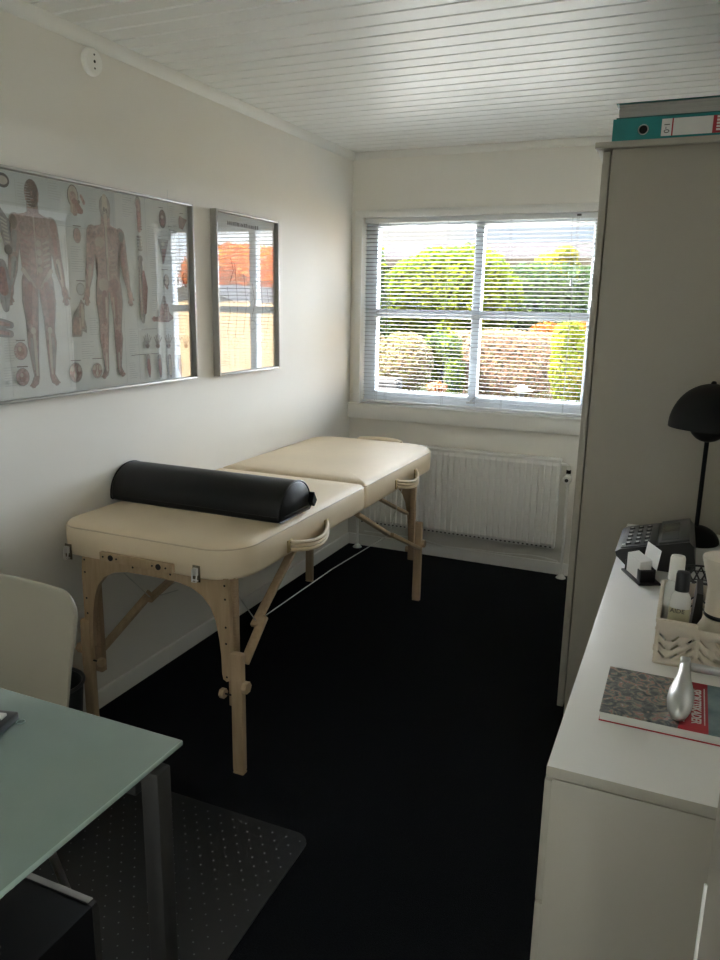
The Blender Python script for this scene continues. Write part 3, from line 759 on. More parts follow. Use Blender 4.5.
# carrying handles
for ya, yb, zz in ((-2.020, -1.748, .668), (-1.040, -.792, .668)):
    hd = None
    m = MB()
    for k, dz in enumerate((-.0165, 0, .0165)):
        pts = []
        for q in range(17):
            f = q/16; b = math.sin(math.pi*f)
            pts.append((.704+.040*b**.75, ya+(yb-ya)*f, zz+dz*.8-.018*b))
        m.tube(pts, .0066, 8)
    hd = m.build('handle', CREAM, mt)
    m = MB()
    for yy in (ya, yb): m.box((.703, yy, zz), (.006, .034, .042), .003)
    m.build('handle_plate', BRASS, hd)
    m = MB()
    for yy in (ya, yb):
        for dz in (-.012, .012): m.ball((.7065, yy, zz+dz), .003, 0, 8, 6)
    m.build('rivet', DARKMETAL, hd)
# latches and wooden block on the near end
for px, py in ((64.5, 551), (196, 574)):
    p = ony(px, py, TY0-.004); 
    if px < 100: p.x = max(p.x, .062)
    la = MB().box(p+Vector((0, .0025, 0)), (.026, .004, .052), .0015).build('latch', LATCH, mt)
    m = MB(); m.box(p+Vector((0, -.004, .008)), (.017, .010, .024), .003); m.tube([p+Vector((-.009, -.006, .014)), p+Vector((-.007, -.012, -.022)), p+Vector((.007, -.012, -.022)), p+Vector((.009, -.006, .014))], .0024, 6); m.tube([p+Vector((-.010, -.006, -.018)), p+Vector((.010, -.006, -.018))], .003, 8)
    m.build('latch_lever', STEEL, la)
a = ony(100, 551, TY0-.006); b = ony(172, 577, TY0-.006)
blk = MB().bb((.200, TY0-.014, .640), (.478, TY0+.004, .669), .0025).build('wooden_block', BEECH, mt)
m = MB()
for x in (.245, .428): m.lathe([(.0095, 0), (.0095, .003), (.001, .0032)], (x, TY0-.0135, .655), 16, 0, Matrix.Rotation(math.pi/2, 4, 'X'))
for x in (.215, .268, .405, .455): m.lathe([(.003, 0), (.003, .0025), (.001, .003)], (x, TY0-.0135, .655), 10, 0, Matrix.Rotation(math.pi/2, 4, 'X'))
m.build('bolt_hole', DARKMETAL, blk)

# bolster
bo = thing('bolster', 'black half round bolster lying across the cream massage table', 'bolster', (.345, -1.94, .749))
bx0_, bx1_, byc, bzb = .003, .688, -1.950, .7495
def dprof(s, n=22):
    pts = [(-.105*s, 0.0), (-.112*s, .006*s), (-.113*s, .020*s)]
    for k in range(n+1):
        a = math.pi - math.pi*k/n; pts.append((.112*s*math.cos(a), .020*s+.099*s*math.sin(a)))
    return pts + [(.113*s, .020*s), (.112*s, .006*s), (.105*s, 0.0)]
m = MB(); vs = []; fs = []
secs = [(bx0_, .90), (bx0_+.004, .96), (bx0_+.012, .995)] + [(bx0_+.012+(bx1_-bx0_-.024)*k/10, 1.0) for k in range(1, 10)] + [(bx1_-.012, .995), (bx1_-.004, .96), (bx1_, .90)]
n = len(dprof(1))
for x, s in secs:
    for (yy, zz) in dprof(s): vs.append((x, byc+yy, bzb+zz+(1-s)*.035))
for i in range(len(secs)-1):
    for k in range(n): fs.append((i*n+k, i*n+(k+1) % n, (i+1)*n+(k+1) % n, (i+1)*n+k))
fs.append(tuple(range(n))[::-1]); fs.append(tuple((len(secs)-1)*n+k for k in range(n)))
m.add(vs, fs); m.build('cover', BLACKV, bo, sharp=40)
for xx in (bx0_+.003, bx1_-.003): MB().tube([(xx, byc+yy, bzb+zz+.001) for yy, zz in dprof(.985)], .0026, 6, closed=True).build('piping', BLACKV, bo)
m = MB()     # corner tab with zip end
m.prism([(byc+.100, bzb+.012), (byc+.118, bzb+.030), (byc+.098, bzb+.062), (byc+.085, bzb+.030)], bx1_-.002, bx1_+.018, 0)
m.bar((bx1_+.001, byc-.085, bzb+.016), (bx1_+.001, byc+.09, bzb+.016), .006, .003, .001); m.build('end_tab', BLACKV, bo)

# ------------------------------------------------------------------ white chair behind the desk
chr_ = thing('chair', 'white plastic shell chair between the glass desk and the massage table', 'chair', (.43, -2.95, 0))
cxm, cw = .436, .226
rows = [(-2.892, .815, 1.0), (-2.893, .803, 1.0), (-2.900, .74, .995), (-2.912, .66, .97), (-2.926, .58, .94), (-2.945, .51, .93), (-2.975, .460, .94), (-3.03, .438, .97), (-3.12, .432, 1.0), (-3.24, .436, 1.0), (-3.32, .430, .98), (-3.345, .415, .96)]
nu = 28; vs = []; fs = []
def shellpt(r, u, off):
    y, z, wf = rows[r]; back = max(0, min(1, (z-.45)/.2)); crv = u*u
    yy = y - .030*crv*back + off*back; zz = z + .016*crv*(1-back) - off*(1-back)
    return (cxm+u*cw*wf, yy, zz)
for side in (0, 1):
    for r in range(len(rows)):
        for k in range(nu+1):
            u = math.sin((-1+2*k/nu)*math.pi/2)
            p = list(shellpt(r, u, .011*side))
            if r < 4:
                e = max(0, (abs(u)*cw-(cw-.050))/.050); ztop = .815 - (1-math.sqrt(max(0, 1-e*e)))*.050 - .005*(1-u*u)
                f = (.815-rows[r][1])/(.815-.66); p[2] = ztop*(1-f)+.66*f
            vs.append(tuple(p))
NN = len(rows)*(nu+1)
for r in range(len(rows)-1):
    for k in range(nu):
        a = r*(nu+1)+k; fs.append((a, a+1, a+nu+2, a+nu+1)); fs.append((NN+a, NN+a+nu+1, NN+a+nu+2, NN+a+1))
for k in range(nu): 
    fs.append((k, NN+k, NN+k+1, k+1)); a = (len(rows)-1)*(nu+1)+k; fs.append((a, a+1, NN+a+1, NN+a))
for r in range(len(rows)-1):
    a = r*(nu+1); fs.append((a, a+nu+1, NN+a+nu+1, NN+a)); a += nu; fs.append((a, NN+a, NN+a+nu+1, a+nu+1))
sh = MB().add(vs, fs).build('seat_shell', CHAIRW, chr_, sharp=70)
sub = sh.modifiers.new('smooth', 'SUBSURF'); sub.levels = 1; sub.render_levels = 2
for sx in (-1, 1):
    for y0_, y1_ in ((-3.02, -2.92), (-3.20, -3.26)):
        MB().tube([(cxm+sx*.12, y0_, .425), (cxm+sx*.14, y1_, .0085)], .010, 10).build('leg', STEEL, chr_)
m = MB()
for sx in (-1, 1): m.tube([(cxm+sx*.13, -3.02, .423), (cxm+sx*.13, -3.24, .423)], .009, 8)
for yy in (-3.02, -3.24): m.tube([(cxm-.13, yy, .423), (cxm+.13, yy, .423)], .009, 8)
m.build('seat_frame', STEEL, chr_)

# waste basket
wb = thing('waste_basket', 'black wire mesh waste basket on the floor behind the white chair', 'waste basket', (.111, -2.497, 0))
wcx, wcy = .111, -2.497
rim_p = onz(83.5, 671, .285)
MESHM = mat('black_mesh', (0.02, 0.021, 0.022), 0.5, metal=0.3, var=0.4, scale=260)
m = MB(); m.lathe([(.080, .004), (.100, .272), (.0985, .272), (.0785, .006)], (wcx, wcy, 0), 40, cap=False); m.build('mesh_wall', MESHM, wb)
m = MB(); m.lathe([(.02, .004), (.082, .004), (.082, .0), (.02, .0)], (wcx, wcy, 0), 40); m.build('bottom', BLACKP, wb)
m = MB(); m.tube([(wcx+.1005*math.cos(2*math.pi*k/40), wcy+.1005*math.sin(2*math.pi*k/40), .272) for k in range(40)], .006, 8, closed=True)
m.build('rim', BLACKP, wb)

# ------------------------------------------------------------------ glass desk
dk = thing('desk', 'frosted green glass desk on grey metal legs at the lower left', 'desk', (.6, -3.56, 0))
gx0, gx1, gy0, gy1, gz = .020, 1.124, -3.965, -3.162, .720
m = MB(); m.bb((gx0+.0015, gy0+.0015, gz-.0085), (gx1-.0015, gy1-.0015, gz), .0015, 0); gt = m.build('glass_top', GLASSD, dk)
m = MB()
for a, b in (((gx0, gy0, gz-.0095), (gx0+.004, gy1, gz-.0006)), ((gx1-.004, gy0, gz-.0095), (gx1, gy1, gz-.0006)), ((gx0, gy0, gz-.0095), (gx1, gy0+.004, gz-.0006)), ((gx0, gy1-.004, gz-.0095), (gx1, gy1, gz-.0006))):
    m.bb(a, b, .0015)
m.build('polished_edge', GLASSE, gt)
m = MB()
m.tube([(.836+.007*math.cos(2*math.pi*k/24), -3.236+.007*math.sin(2*math.pi*k/24), gz+.0004) for k in range(24)], .0013, 6, closed=True); m.build('glass_pad', GLASSE, gt)
for lx_ in (.065, 1.1155):
    for ly_ in (-3.225, -3.905):
        MB().bb((lx_-.0175, ly_-.0175, 0), (lx_+.0175, ly_+.0175, .704), .004).build('leg', GREYMET, dk)
m = MB()
for ly_ in (-3.225, -3.905): m.bb((.085, ly_-.015, .650), (1.085, ly_+.015, .690), .003)
m.bb((.05, -3.89, .650), (.08, -3.24, .690), .003)
m.build('frame_rail', GREYMET, dk)
m = MB(); m.tube([onz(18, 879, .672), onz(12, 885, .672), onz(5, 890.5, .672), onz(-2, 897, .672), onz(-10, 906, .672)] + [(1.085, -3.62, .672), (1.098, -3.75, .672), (1.1155, -3.89, .672)], .0042, 8); m.build('curved_rail', STEEL, dk)

# keyboard
kr = [onz(19, 710.5, gz+.018), onz(0, 727.5, gz+.018)]
kd = (kr[1]-kr[0]); kd.z = 0; kd.normalize(); kl = Vector((kd.y, -kd.x, 0))
if kl.x > 0: kl = -kl
kc = Vector((kr[0].x, kr[0].y, gz))
Mk = Matrix((kl, kd, Vector((0, 0, 1)))).transposed().to_4x4()
kb = thing('keyboard', 'black keyboard with grey keys on the back edge of the glass desk', 'keyboard', kc)
def kbox(m, u0, v0, u1, v1, z0, z1, bev=.001, mi=0): m.box(kc + Mk.to_3x3() @ Vector(((u0+u1)/2, (v0+v1)/2, (z0+z1)/2)), (u1-u0, v1-v0, z1-z0), bev, mi, Mk)
m = MB(); kbox(m, 0, 0, .40, .130, .001, .017, .004); m.build('case', BLACKP, kb)
for i in range(14):
    for j in range(5):
        m = MB(); kbox(m, .012+i*.027, .016+j*.021, .034+i*.027, .033+j*.021, .016, .0215, .0015); m.build('key', KEYW if (j == 0 and i < 3) else KEYM, kb)

# computer tower below the desk
pc = thing('computer_tower', 'black computer tower with a silver edge on the floor under the glass desk', 'computer', (.93, -3.5, 0))
pz = .450; px0, px1, py0, py1 = .848, 1.018, -3.72, -3.266
MB().bb((px0, py0, .012), (px1, py1-.016, pz), .004).build('case', PCBLACK, pc)
m = MB(); q = .006
outer = [(px0-.001, .010), (px1+.001, .010), (px1+.001, pz-.012), (px1-.003, pz-.003), (px1-.012, pz+.001), (px0+.010, pz+.001), (px0+.002, pz-.003), (px0-.001, pz-.012)]
m.prism(outer, py1-.017, py1-.004, 1); m.build('shaded_bezel', GREYMET, pc)  # silver bezel given dark metal for the shade on its sides
MB().bb((px0+.006, py1-.0165, pz), (px1-.010, py1-.0045, pz+.0025), .001).build('lit_bezel_top', ALU, pc)  # lit top of the same bezel, kept silver
MB().bb((px0+.008, py1-.005, .02), (px1-.008, py1, pz-.008), .002).build('front_panel', PCBLACK, pc)
m = MB()
for xx in (px0+.02, px1-.02):
    for yy in (py0+.04, py1-.05): MB().lathe([(.014, .0036), (.014, .010), (.012, .0125)], (xx, yy, 0), 14).build('foot', BLACKP, pc)

# chair mat
m = MB(); rc = .045; ax, ay, axl, ayn = 1.018, -2.474, .12, -3.78
poly = [(axl, ayn), (ax+.03, ayn)]
for k in range(9):
    a = math.radians(90*k/8); poly.append((ax-rc+rc*math.cos(a), ay-rc+rc*math.sin(a)))
poly += [(axl, ay)]
m.prism(poly, 0.0004, .0032, 2, 0)
g = .043; yy = ay-.03; row = 0
while yy > ayn:
    xx = ax-.022-(row % 2)*g/2
    while xx > axl+.02:
        m.lathe([(.0022, .0030), (.0018, .0038), (.0005, .0042)], (xx, yy, 0), 6, 1); xx -= g
    yy -= g*.62; row += 1
tag(m.build('chair_mat', [MATM, MATD]), 'dark plastic chair mat with small dimples on the black carpet under the desk', 'chair mat')

# ------------------------------------------------------------------ framed charts on the left wall
INK = {k: mat('print_'+k, c, 0.75, var=v, scale=s) for k, (c, v, s) in {
    'paper': ((0.66, 0.69, 0.67), .015, 4), 'band': ((0.55, 0.60, 0.60), .02, 4), 'line': ((0.42, 0.45, 0.44), .05, 30),
    'text': ((0.46, 0.48, 0.47), .08, 60), 'dark': ((0.09, 0.078, 0.07), .2, 60), 'muscle': ((0.28, 0.185, 0.155), .45, 95),
    'red': ((0.24, 0.115, 0.10), .35, 95), 'pale': ((0.44, 0.38, 0.32), .1, 60), 'skin': ((0.115, 0.07, 0.052), .3, 60),
    'grey': ((0.25, 0.235, 0.215), .25, 60), 'pink': ((0.35, 0.235, 0.205), .38, 95), 'bone': ((0.47, 0.44, 0.37), .1, 50)}.items()}
IK = list(INK.keys())
class Art:
    """flat ink shapes on a sheet of paper hung in the plane x = X"""
    def __init__(s, X): s.X = X; s.m = MB(); s.layer = 0
    def P(s, px, py): q = onx(px, py, s.X); return (q.y, q.z)
    def poly(s, pts, ink):
        s.layer += 1; x = s.X + .0002 + s.layer*.000008
        bm = bmesh.new(); vv = [bm.verts.new((x, a, b)) for a, b in pts]
        try:
            f = bm.faces.new(vv); bmesh.ops.triangulate(bm, faces=[f])
        except Exception: pass
        for f in bm.faces:
            f.normal_update()
            if f.normal.x < 0: f.normal_flip()
        s.m.frombm(bm, IK.index(ink))
    def pp(s, pts, ink): s.poly([s.P(*p) for p in pts], ink)
    def ell(s, c, ry, rz, ink, n=18, tilt=0):
        ct, st = math.cos(tilt), math.sin(tilt); pts = []
        for k in range(n):
            a = 2*math.pi*k/n; u, v = ry*math.cos(a), rz*math.sin(a); pts.append((c[0]+u*ct-v*st, c[1]+u*st+v*ct))
        s.poly(pts, ink)
    def eo(s, px, py, ry, rz, ink, tilt=0): s.ell(s.P(px, py), ry, rz, ink, tilt=tilt)
    def stroke(s, pts, rad, ink):
        """tapered stroke with round ends"""
        rad = rad if isinstance(rad, (list, tuple)) else [rad]*len(pts); L = []; Rr = []; N = len(pts)
        for i, (p, r) in enumerate(zip(pts, rad)):
            q0 = pts[max(i-1, 0)]; q1 = pts[min(i+1, N-1)]; dx, dy = q1[0]-q0[0], q1[1]-q0[1]; l = math.hypot(dx, dy) or 1
            nx, ny = -dy/l, dx/l; L.append((p[0]+nx*r, p[1]+ny*r)); Rr.append((p[0]-nx*r, p[1]-ny*r))
        s.poly(L + Rr[::-1], ink)
        for p, r in ((pts[0], rad[0]), (pts[-1], rad[-1])):
            if r > .004: s.ell(p, r, r, ink, 12)
    def so(s, pts, rad, ink): s.stroke([s.P(*p) for p in pts], rad, ink)
    def text(s, px, py, w, rows, dz=.0075, ink='text', h=.0016):
        y0, z0 = s.P(px, py)
        for k in range(rows):
            ww = w*R.uniform(.55, 1.0); z = z0-k*dz; s.poly([(y0, z), (y0+ww, z), (y0+ww, z-h), (y0, z-h)], ink)

def figure(A, yc, z0, hh, back=False):
    F = lambda u, v: (yc+u*hh, z0+v*hh)
    def st(pts, r, ink): A.stroke([F(*p) for p in pts], [q*hh for q in r] if isinstance(r, (list, tuple)) else r*hh, ink)
    def el(u, v, a, b, ink, tilt=0): A.ell(F(u, v), a*hh, b*hh, ink, tilt=tilt)
    base = 'muscle' if not back else 'pink'
    def limbs(grow, ink):
        for s in (-1, 1):
            st([(s*.112, .795), (s*.128, .72), (s*.136, .635), (s*.150, .57), (s*.168, .495)], [.036+grow, .030+grow, .023+grow, .025+grow, .012+grow], ink)
            st([(s*.168, .495), (s*.178, .462), (s*.182, .445)], [.012+grow, .019+grow, .015+grow], ink)
            for k, (du, dv) in enumerate(((-.020, -.030), (-.008, -.044), (.004, -.046), (.016, -.040), (.030, -.012))):
                st([(s*.180, .455), (s*(.180+du), .445+dv)], [.0048+grow*.5, .0036+grow*.5], ink)
            st([(s*.050, .515), (s*.058, .42), (s*.058, .33), (s*.054, .275), (s*.060, .21), (s*.056, .12), (s*.052, .045)], [.048+grow, .046+grow, .034+grow, .027+grow, .031+grow, .020+grow, .013+grow], ink)
            st([(s*.052, .045), (s*.062, .020), (s*.080, .005)], [.014+grow, .017+grow, .011+grow], ink)
            for k in range(4): st([(s*(.066+.006*k), .012), (s*(.072+.010*k), -.010+.004*k)], [.0045, .0035], ink)
        A.poly([F(*p) for p in ((-.03, .85), (-.055, .838), (-.118, .825), (-.142, .80), (-.105, .74), (-.085, .66), (-.075, .60), (-.090, .52), (-.070, .47), (0, .478), (.070, .47), (.090, .52), (.075, .60), (.085, .66), (.105, .74), (.142, .80), (.118, .825), (.055, .838), (.03, .85))], ink)
        st([(0, .90), (0, .835)], [.030+grow, .034+grow], ink)
    limbs(.0055, 'grey'); limbs(0, base)
    el(0, .935, .045, .066, 'dark'); el(0, .935, .042, .063, 'skin' if not back else 'grey')
    if not back:
        el(-.014, .945, .008, .006, 'dark'); el(.014, .945, .008, .006, 'dark'); st([(0, .945), (0, .925)], .004, 'muscle'); st([(-.012, .905), (.012, .905)], .004, 'red')
        for s in (-1, 1):
            st([(s*.040, .945), (s*.036, .90)], [.006, .004], 'muscle')
            el(s*.050, .765, .046, .036, 'red', s*.2); el(s*.050, .768, .040, .030, 'muscle', s*.2)
            el(s*.125, .79, .022, .034, 'skin' if s < 0 else 'red')
            for k in range(4): el(s*.020, .700-.042*k, .0165, .017, 'pale' if s > 0 else 'pink')
            for k in range(5): st([(s*.088, .715-.028*k), (s*.045, .700-.028*k)], [.006, .004], 'red' if s < 0 else 'pale')
            st([(s*.075, .55), (s*.015, .485)], [.006, .005], 'pale'); st([(s*.09, .57), (s*.03, .50)], [.012, .008], 'pale')
            st([(s*.052, .50), (s*.064, .40), (s*.056, .31)], [.016, .020, .008], 'red'); st([(s*.032, .46), (s*.040, .36), (s*.048, .30)], [.012, .014, .006], 'pink'); st([(s*.085, .49), (s*.084, .38), (s*.074, .31)], [.006, .011, .006], 'red')
            el(s*.054, .275, .016, .018, 'bone'); st([(s*.050, .25), (s*.048, .15), (s*.050, .05)], [.008, .008, .006], 'bone'); st([(s*.070, .24), (s*.074, .18), (s*.060, .08)], [.006, .010, .005], 'grey')
            st([(s*.125, .74), (s*.132, .66)], [.016, .010], 'red' if s > 0 else 'grey'); st([(s*.140, .62), (s*.156, .53), (s*.166, .495)], [.014, .010, .006], 'pale' if s > 0 else 'grey'); st([(s*.130, .61), (s*.150, .53)], [.006, .005], 'dark')
        st([(0, .83), (0, .55)], [.004, .003], 'pale')
    else:
        st([(0, .99), (0, .93)], [.018, .024], 'bone'); el(-.006, .925, .010, .014, 'dark'); el(.012, .92, .008, .014, 'dark'); st([(0, .89), (0, .80)], [.014, .008], 'pale')
        st([(0, .84), (0, .54)], [.007, .006], 'bone'); st([(-.012, .83), (-.012, .55)], .002, 'dark')
        for s in (-1, 1):
            st([(s*.02, .85), (s*.06, .80), (s*.10, .79)], [.010, .014, .010], 'muscle'); el(s*.122, .79, .022, .030, 'muscle' if s < 0 else 'grey')
            el(s*.058, .745, .036, .032, 'pale' if s < 0 else 'pink', -s*.3); st([(s*.070, .70), (s*.040, .60)], [.026, .016], 'pink' if s < 0 else 'muscle')
            for k in range(6): st([(s*.018, .70-.025*k), (s*.062, .715-.028*k)], [.0028, .0022], 'pale' if s > 0 else 'muscle')
            el(s*.044, .515, .040, .038, 'pale' if s < 0 else 'red'); st([(s*.040, .47), (s*.050, .38), (s*.050, .30)], [.018, .020, .012], 'red'); st([(s*.072, .47), (s*.072, .36), (s*.066, .30)], [.010, .013, .006], 'muscle'); st([(s*.030, .45), (s*.034, .33)], [.006, .005], 'pale')
            st([(s*.046, .25), (s*.050, .19), (s*.052, .13)], [.016, .020, .012], 'pink' if s < 0 else 'red'); st([(s*.070, .24), (s*.072, .17)], [.008, .009], 'red'); st([(s*.053, .13), (s*.052, .03)], [.007, .005], 'bone')
            st([(s*.124, .74), (s*.134, .64)], [.014, .010], 'red' if s > 0 else 'pink'); st([(s*.142, .61), (s*.160, .51)], [.013, .007], 'muscle' if s > 0 else 'pale')

def frame(name, label, y0, y1, z0, z1, dep, wd, cat, gx):
    f = thing(name, label, cat, (0.0, (y0+y1)/2, z0))
    m = MB()
    m.bb((.001, y0, z0), (dep, y0+wd, z1), .0012); m.bb((.001, y1-wd, z0), (dep, y1, z1), .0012)
    m.bb((.001, y0+wd-.001, z0), (dep-.0004, y1-wd+.001, z0+wd), .0012); m.bb((.001, y0+wd-.001, z1-wd), (dep-.0004, y1-wd+.001, z1), .0012)
    m.build('frame', ALU, f)
    MB().bb((gx, y0+wd*.6, z0+wd*.6), (gx+.002, y1-wd*.6, z1-wd*.6)).build('glass', PICGLASS, f)
    return f

PX = .004
pf = frame('framed_chart', 'wide framed anatomy chart with two standing muscle figures on the left wall', -2.620, -1.545, 1.137, 1.801, .026, .008, 'framed poster', .0085)
A = Art(PX)
y0, y1, z0, z1 = -2.612, -1.553, 1.145, 1.793
A.m.bb((PX-.003, y0, z0), (PX, y1, z1), 0, 0)
A.poly([(y0, 1.664), (-1.96, 1.664), (-1.96, z1-.004), (y0, z1-.004)], 'band')
A.poly([(y0, 1.660), (-1.95, 1.660), (-1.95, 1.662), (y0, 1.662)], 'line')
def vline(px, pya, pyb, w=.0015):
    a = A.P(px, pya); b = A.P(px, pyb); A.poly([(a[0], b[1]), (a[0]+w, b[1]), (a[0]+w, a[1]), (a[0], a[1])], 'line')
for p_ in ((61, 240, 388), (64, 236, 375), (14, 178, 208), (123, 300, 383), (137, 310, 380), (112, 200, 230), (144, 195, 260), (167, 190, 260), (172, 260, 370)): vline(*p_)
figure(A, -2.318, 1.178, .602); figure(A, -2.012, 1.182, .592, True)
# skull in profile
A.eo(72, 196, .024, .034, 'dark'); A.eo(72, 196, .021, .031, 'bone'); A.eo(72, 197, .014, .018, 'pink'); A.so([(74, 203), (77, 209), (80, 211)], [.014, .016, .010], 'red'); A.so([(73, 208), (74, 212)], [.012, .012], 'muscle')
A.so([(80, 196), (83, 203)], [.005, .006], 'pink'); A.eo(78, 202, .005, .006, 'dark'); A.so([(71, 205), (71, 211)], [.006, .006], 'pale')
# discs
A.eo(76.3, 235.5, .017, .024, 'grey'); A.eo(76.3, 235.5, .015, .022, 'pink'); A.eo(79.8, 289, .019, .020, 'grey'); A.eo(79.8, 289, .016, .017, 'line')
A.pp([(72, 225), (80, 226), (80, 227), (72, 226)], 'dark'); A.pp([(75.5, 280), (84, 280.5), (84, 281.5), (75.5, 281)], 'dark')
for (px, py) in ((20, 351), (22, 377)):
    A.eo(px, py, .026, .027, 'grey'); A.eo(px, py, .024, .025, 'pink'); A.eo(px, py, .014, .015, 'red'); A.eo(px-1, py-2, .006, .007, 'pale')
A.pp([(15, 340), (24, 339.6), (24, 341), (15, 341.3)], 'dark'); A.pp([(16, 366.3), (27, 365.8), (27, 367), (16, 367.5)], 'dark')
# wedge shaped tendon drawing
A.pp([(80, 299), (77.5, 306), (77, 315), (73, 313), (71, 320), (71, 337), (81, 336.5), (82, 331), (86, 333), (86, 327), (84, 318), (83.5, 304)], 'grey')
A.pp([(80, 302), (78.5, 308), (78, 317), (74, 316), (72.5, 322), (72.5, 335), (80, 334.5), (81, 329), (84, 329), (82.5, 304)], 'muscle')
A.so([(81, 304), (82, 316), (82, 325)], [.004, .007, .005], 'bone'); A.so([(75, 318), (75, 330)], [.006, .008], 'pink'); A.so([(79, 318), (80, 330)], [.003, .003], 'pale')
# skull base drawings
for px, py, a in ((75, 372.5, 10), (96.5, 370.5, 8)):
    A.eo(px, py, .0030*a, .0033*a, 'grey'); A.eo(px, py, .0026*a, .0029*a, 'pink')
    A.pp([(px, py-a*.85), (px+a*.62, py), (px, py+a*.85), (px-a*.62, py)], 'red'); A.so([(px, py-a*.7), (px, py+a*.7)], .003, 'pale'); A.eo(px-a*.35, py-a*.35, .007, .009, 'pale'); A.eo(px+a*.35, py-a*.35, .007, .009, 'pale'); A.eo(px, py+a*.3, .006, .009, 'bone')
    A.pp([(px-5, py-12.3), (px+5, py-12.6), (px+5, py-11.8), (px-5, py-11.5)], 'dark')
# spine column drawings
A.eo(136.7, 203, .015, .022, 'grey'); A.eo(136.7, 205, .011, .018, 'muscle'); A.so([(137.5, 208), (137.8, 220), (138.2, 230)], [.012, .010, .009], 'muscle')
for k in range(7): A.eo(138+.2*k, 213+2.7*k, .011, .0035, 'red')
for k in range(5):
    A.eo(138+.3*k, 237+3.2*k, .012, .0050, 'grey'); A.eo(139.6+.3*k, 237+3.2*k, .006, .003, 'bone')
A.eo(139.5, 259, .014, .013, 'grey'); A.so([(139.5, 262), (140.5, 285), (142, 308), (142.5, 321)], [.010, .015, .018, .009], 'grey'); A.so([(142.5, 272), (144.5, 288), (144.5, 312)], [.006, .014, .008], 'red'); A.so([(140.5, 290), (141.5, 314)], [.007, .005], 'muscle')
for k in range(14):
    A.eo(138.6+.25*k, 268+3.3*k, .0065, .0030, 'dark'); 
A.so([(139, 264), (141.6, 314)], [.0025, .0025], 'bone')
# oval face, wedge, heads
A.eo(161.5, 219, .021, .033, 'dark'); A.eo(161.5, 219, .018, .029, 'skin'); A.eo(161.5, 222, .010, .016, 'red'); A.eo(161.2, 217, .008, .006, 'bone')
A.pp([(157, 239), (167.5, 240), (164, 252), (163.5, 263), (162, 264.5), (161, 262), (160.5, 251)], 'grey'); A.pp([(161, 249), (165, 249), (163, 263), (162, 263)], 'red'); A.eo(162, 244, .010, .008, 'bone')
A.pp([(168, 229), (176, 231), (174, 236), (173, 241), (170, 237)], 'grey')
A.eo(179.5, 222, .014, .021, 'grey'); A.pp([(178, 216), (186, 220), (182, 230), (178, 228)], 'muscle')
for px, py in ((165.5, 281), (175, 281), (184, 279)):
    A.eo(px, py, .017, .024, 'dark'); A.eo(px+.3, py-1, .013, .019, 'bone'); A.eo(px-1.5, py-1, .004, .004, 'dark'); A.so([(px, py+5), (px+1, py+7)], .006, 'muscle')
# torso and small hands / feet
A.so([(163, 298), (163, 304)], [.009, .016], 'grey'); A.pp([(160, 304), (167, 304), (168.5, 312), (173, 318), (168, 322), (160, 322), (152, 321), (151, 318), (158.5, 316)], 'muscle'); A.so([(164, 305), (164, 320)], .003, 'pale'); A.eo(153.5, 319, .011, .010, 'red'); A.so([(161.5, 306), (160.8, 320)], .0035, 'red'); A.so([(166.5, 306), (168, 320)], .0035, 'pale')
for px in (146.5, 157, 167.5, 177, 185):
    A.eo(px, 345.5, .013, .011, 'grey'); A.eo(px+.3, 346, .009, .007, 'skin')
    for k in range(5): A.so([(px+(k-2)*.7, 343), (px+(k-2)*1.9, 333.5+abs(k-2)*1.6)], [.0028, .0020], 'grey')
for px, c_ in ((148.3, 'red'), (159.4, 'red'), (169.5, 'grey'), (179.5, 'red')):
    A.so([(px-1, 357), (px-.2, 368), (px+.6, 376)], [.011, .012, .006], 'grey'); A.so([(px-.6, 360), (px, 369), (px+.6, 375)], [.006, .009, .004], c_ if c_ != 'grey' else 'bone')
# drawings cut by the left edge of the view
A.eo(1, 180, .024, .020, 'dark'); A.eo(1, 180, .018, .012, 'bone'); A.so([(-6, 205), (2, 222), (5, 240), (8, 250)], [.010, .022, .012, .014], 'grey'); A.eo(7, 249.5, .014, .014, 'dark')
for k in range(7): A.so([(-2+k, 216+4.2*k), (5+.6*k, 221+3.6*k)], .0022, 'bone')
A.so([(0, 265), (2, 285), (5, 308)], [.018, .030, .012], 'grey'); A.so([(1, 270), (3, 290)], [.010, .016], 'red')
for py in (324, 333): A.so([(-6, py-2), (4, py), (10, py+1)], [.014, .013, .010], 'grey'); A.so([(-6, py-2), (4, py), (9, py+1)], [.006, .006, .004], 'pink')
yl = -2.585
for zz, wdt in ((1.72, .09), (1.60, .10), (1.49, .10), (1.37, .11), (1.25, .10)): A.ell((yl+.05, zz), .03, .04, 'grey'); A.ell((yl+.05, zz), .022, .03, 'pink')
# rows of illegible small print
for (px, py, w_, n_) in ((15, 182, .06, 9), (46, 182, .05, 7), (87, 198, .05, 6), (121, 192, .045, 5), (121, 204, .05, 6), (69, 246, .05, 11), (74, 261, .05, 5), (88, 318, .05, 8), (80, 342, .06, 8), (146, 226, .05, 12), (148, 248, .045, 10), (150, 272, .045, 12), (151, 300, .03, 6), (128, 329, .05, 7), (128, 345, .05, 6), (128, 363, .045, 8), (168, 206, .035, 8), (169, 252, .035, 8), (175, 248, .03, 10), (174, 304, .03, 10), (2, 340, .05, 9), (2, 368, .05, 8), (178, 240, .03, 7), (182, 300, .03, 9), (66, 340, .025, 3)):
    A.text(px, py, w_, n_)
for px, py, w_ in ((157, 207, .03), (157, 236, .035), (166, 226, .04), (178, 213, .03), (160, 269, .04), (176, 271, .03), (140, 329, .10), (130, 355, .16)): A.text(px, py, w_, 1, ink='dark')
A.m.build('printed_sheet', [INK[k] for k in IK], pf, fix=False)

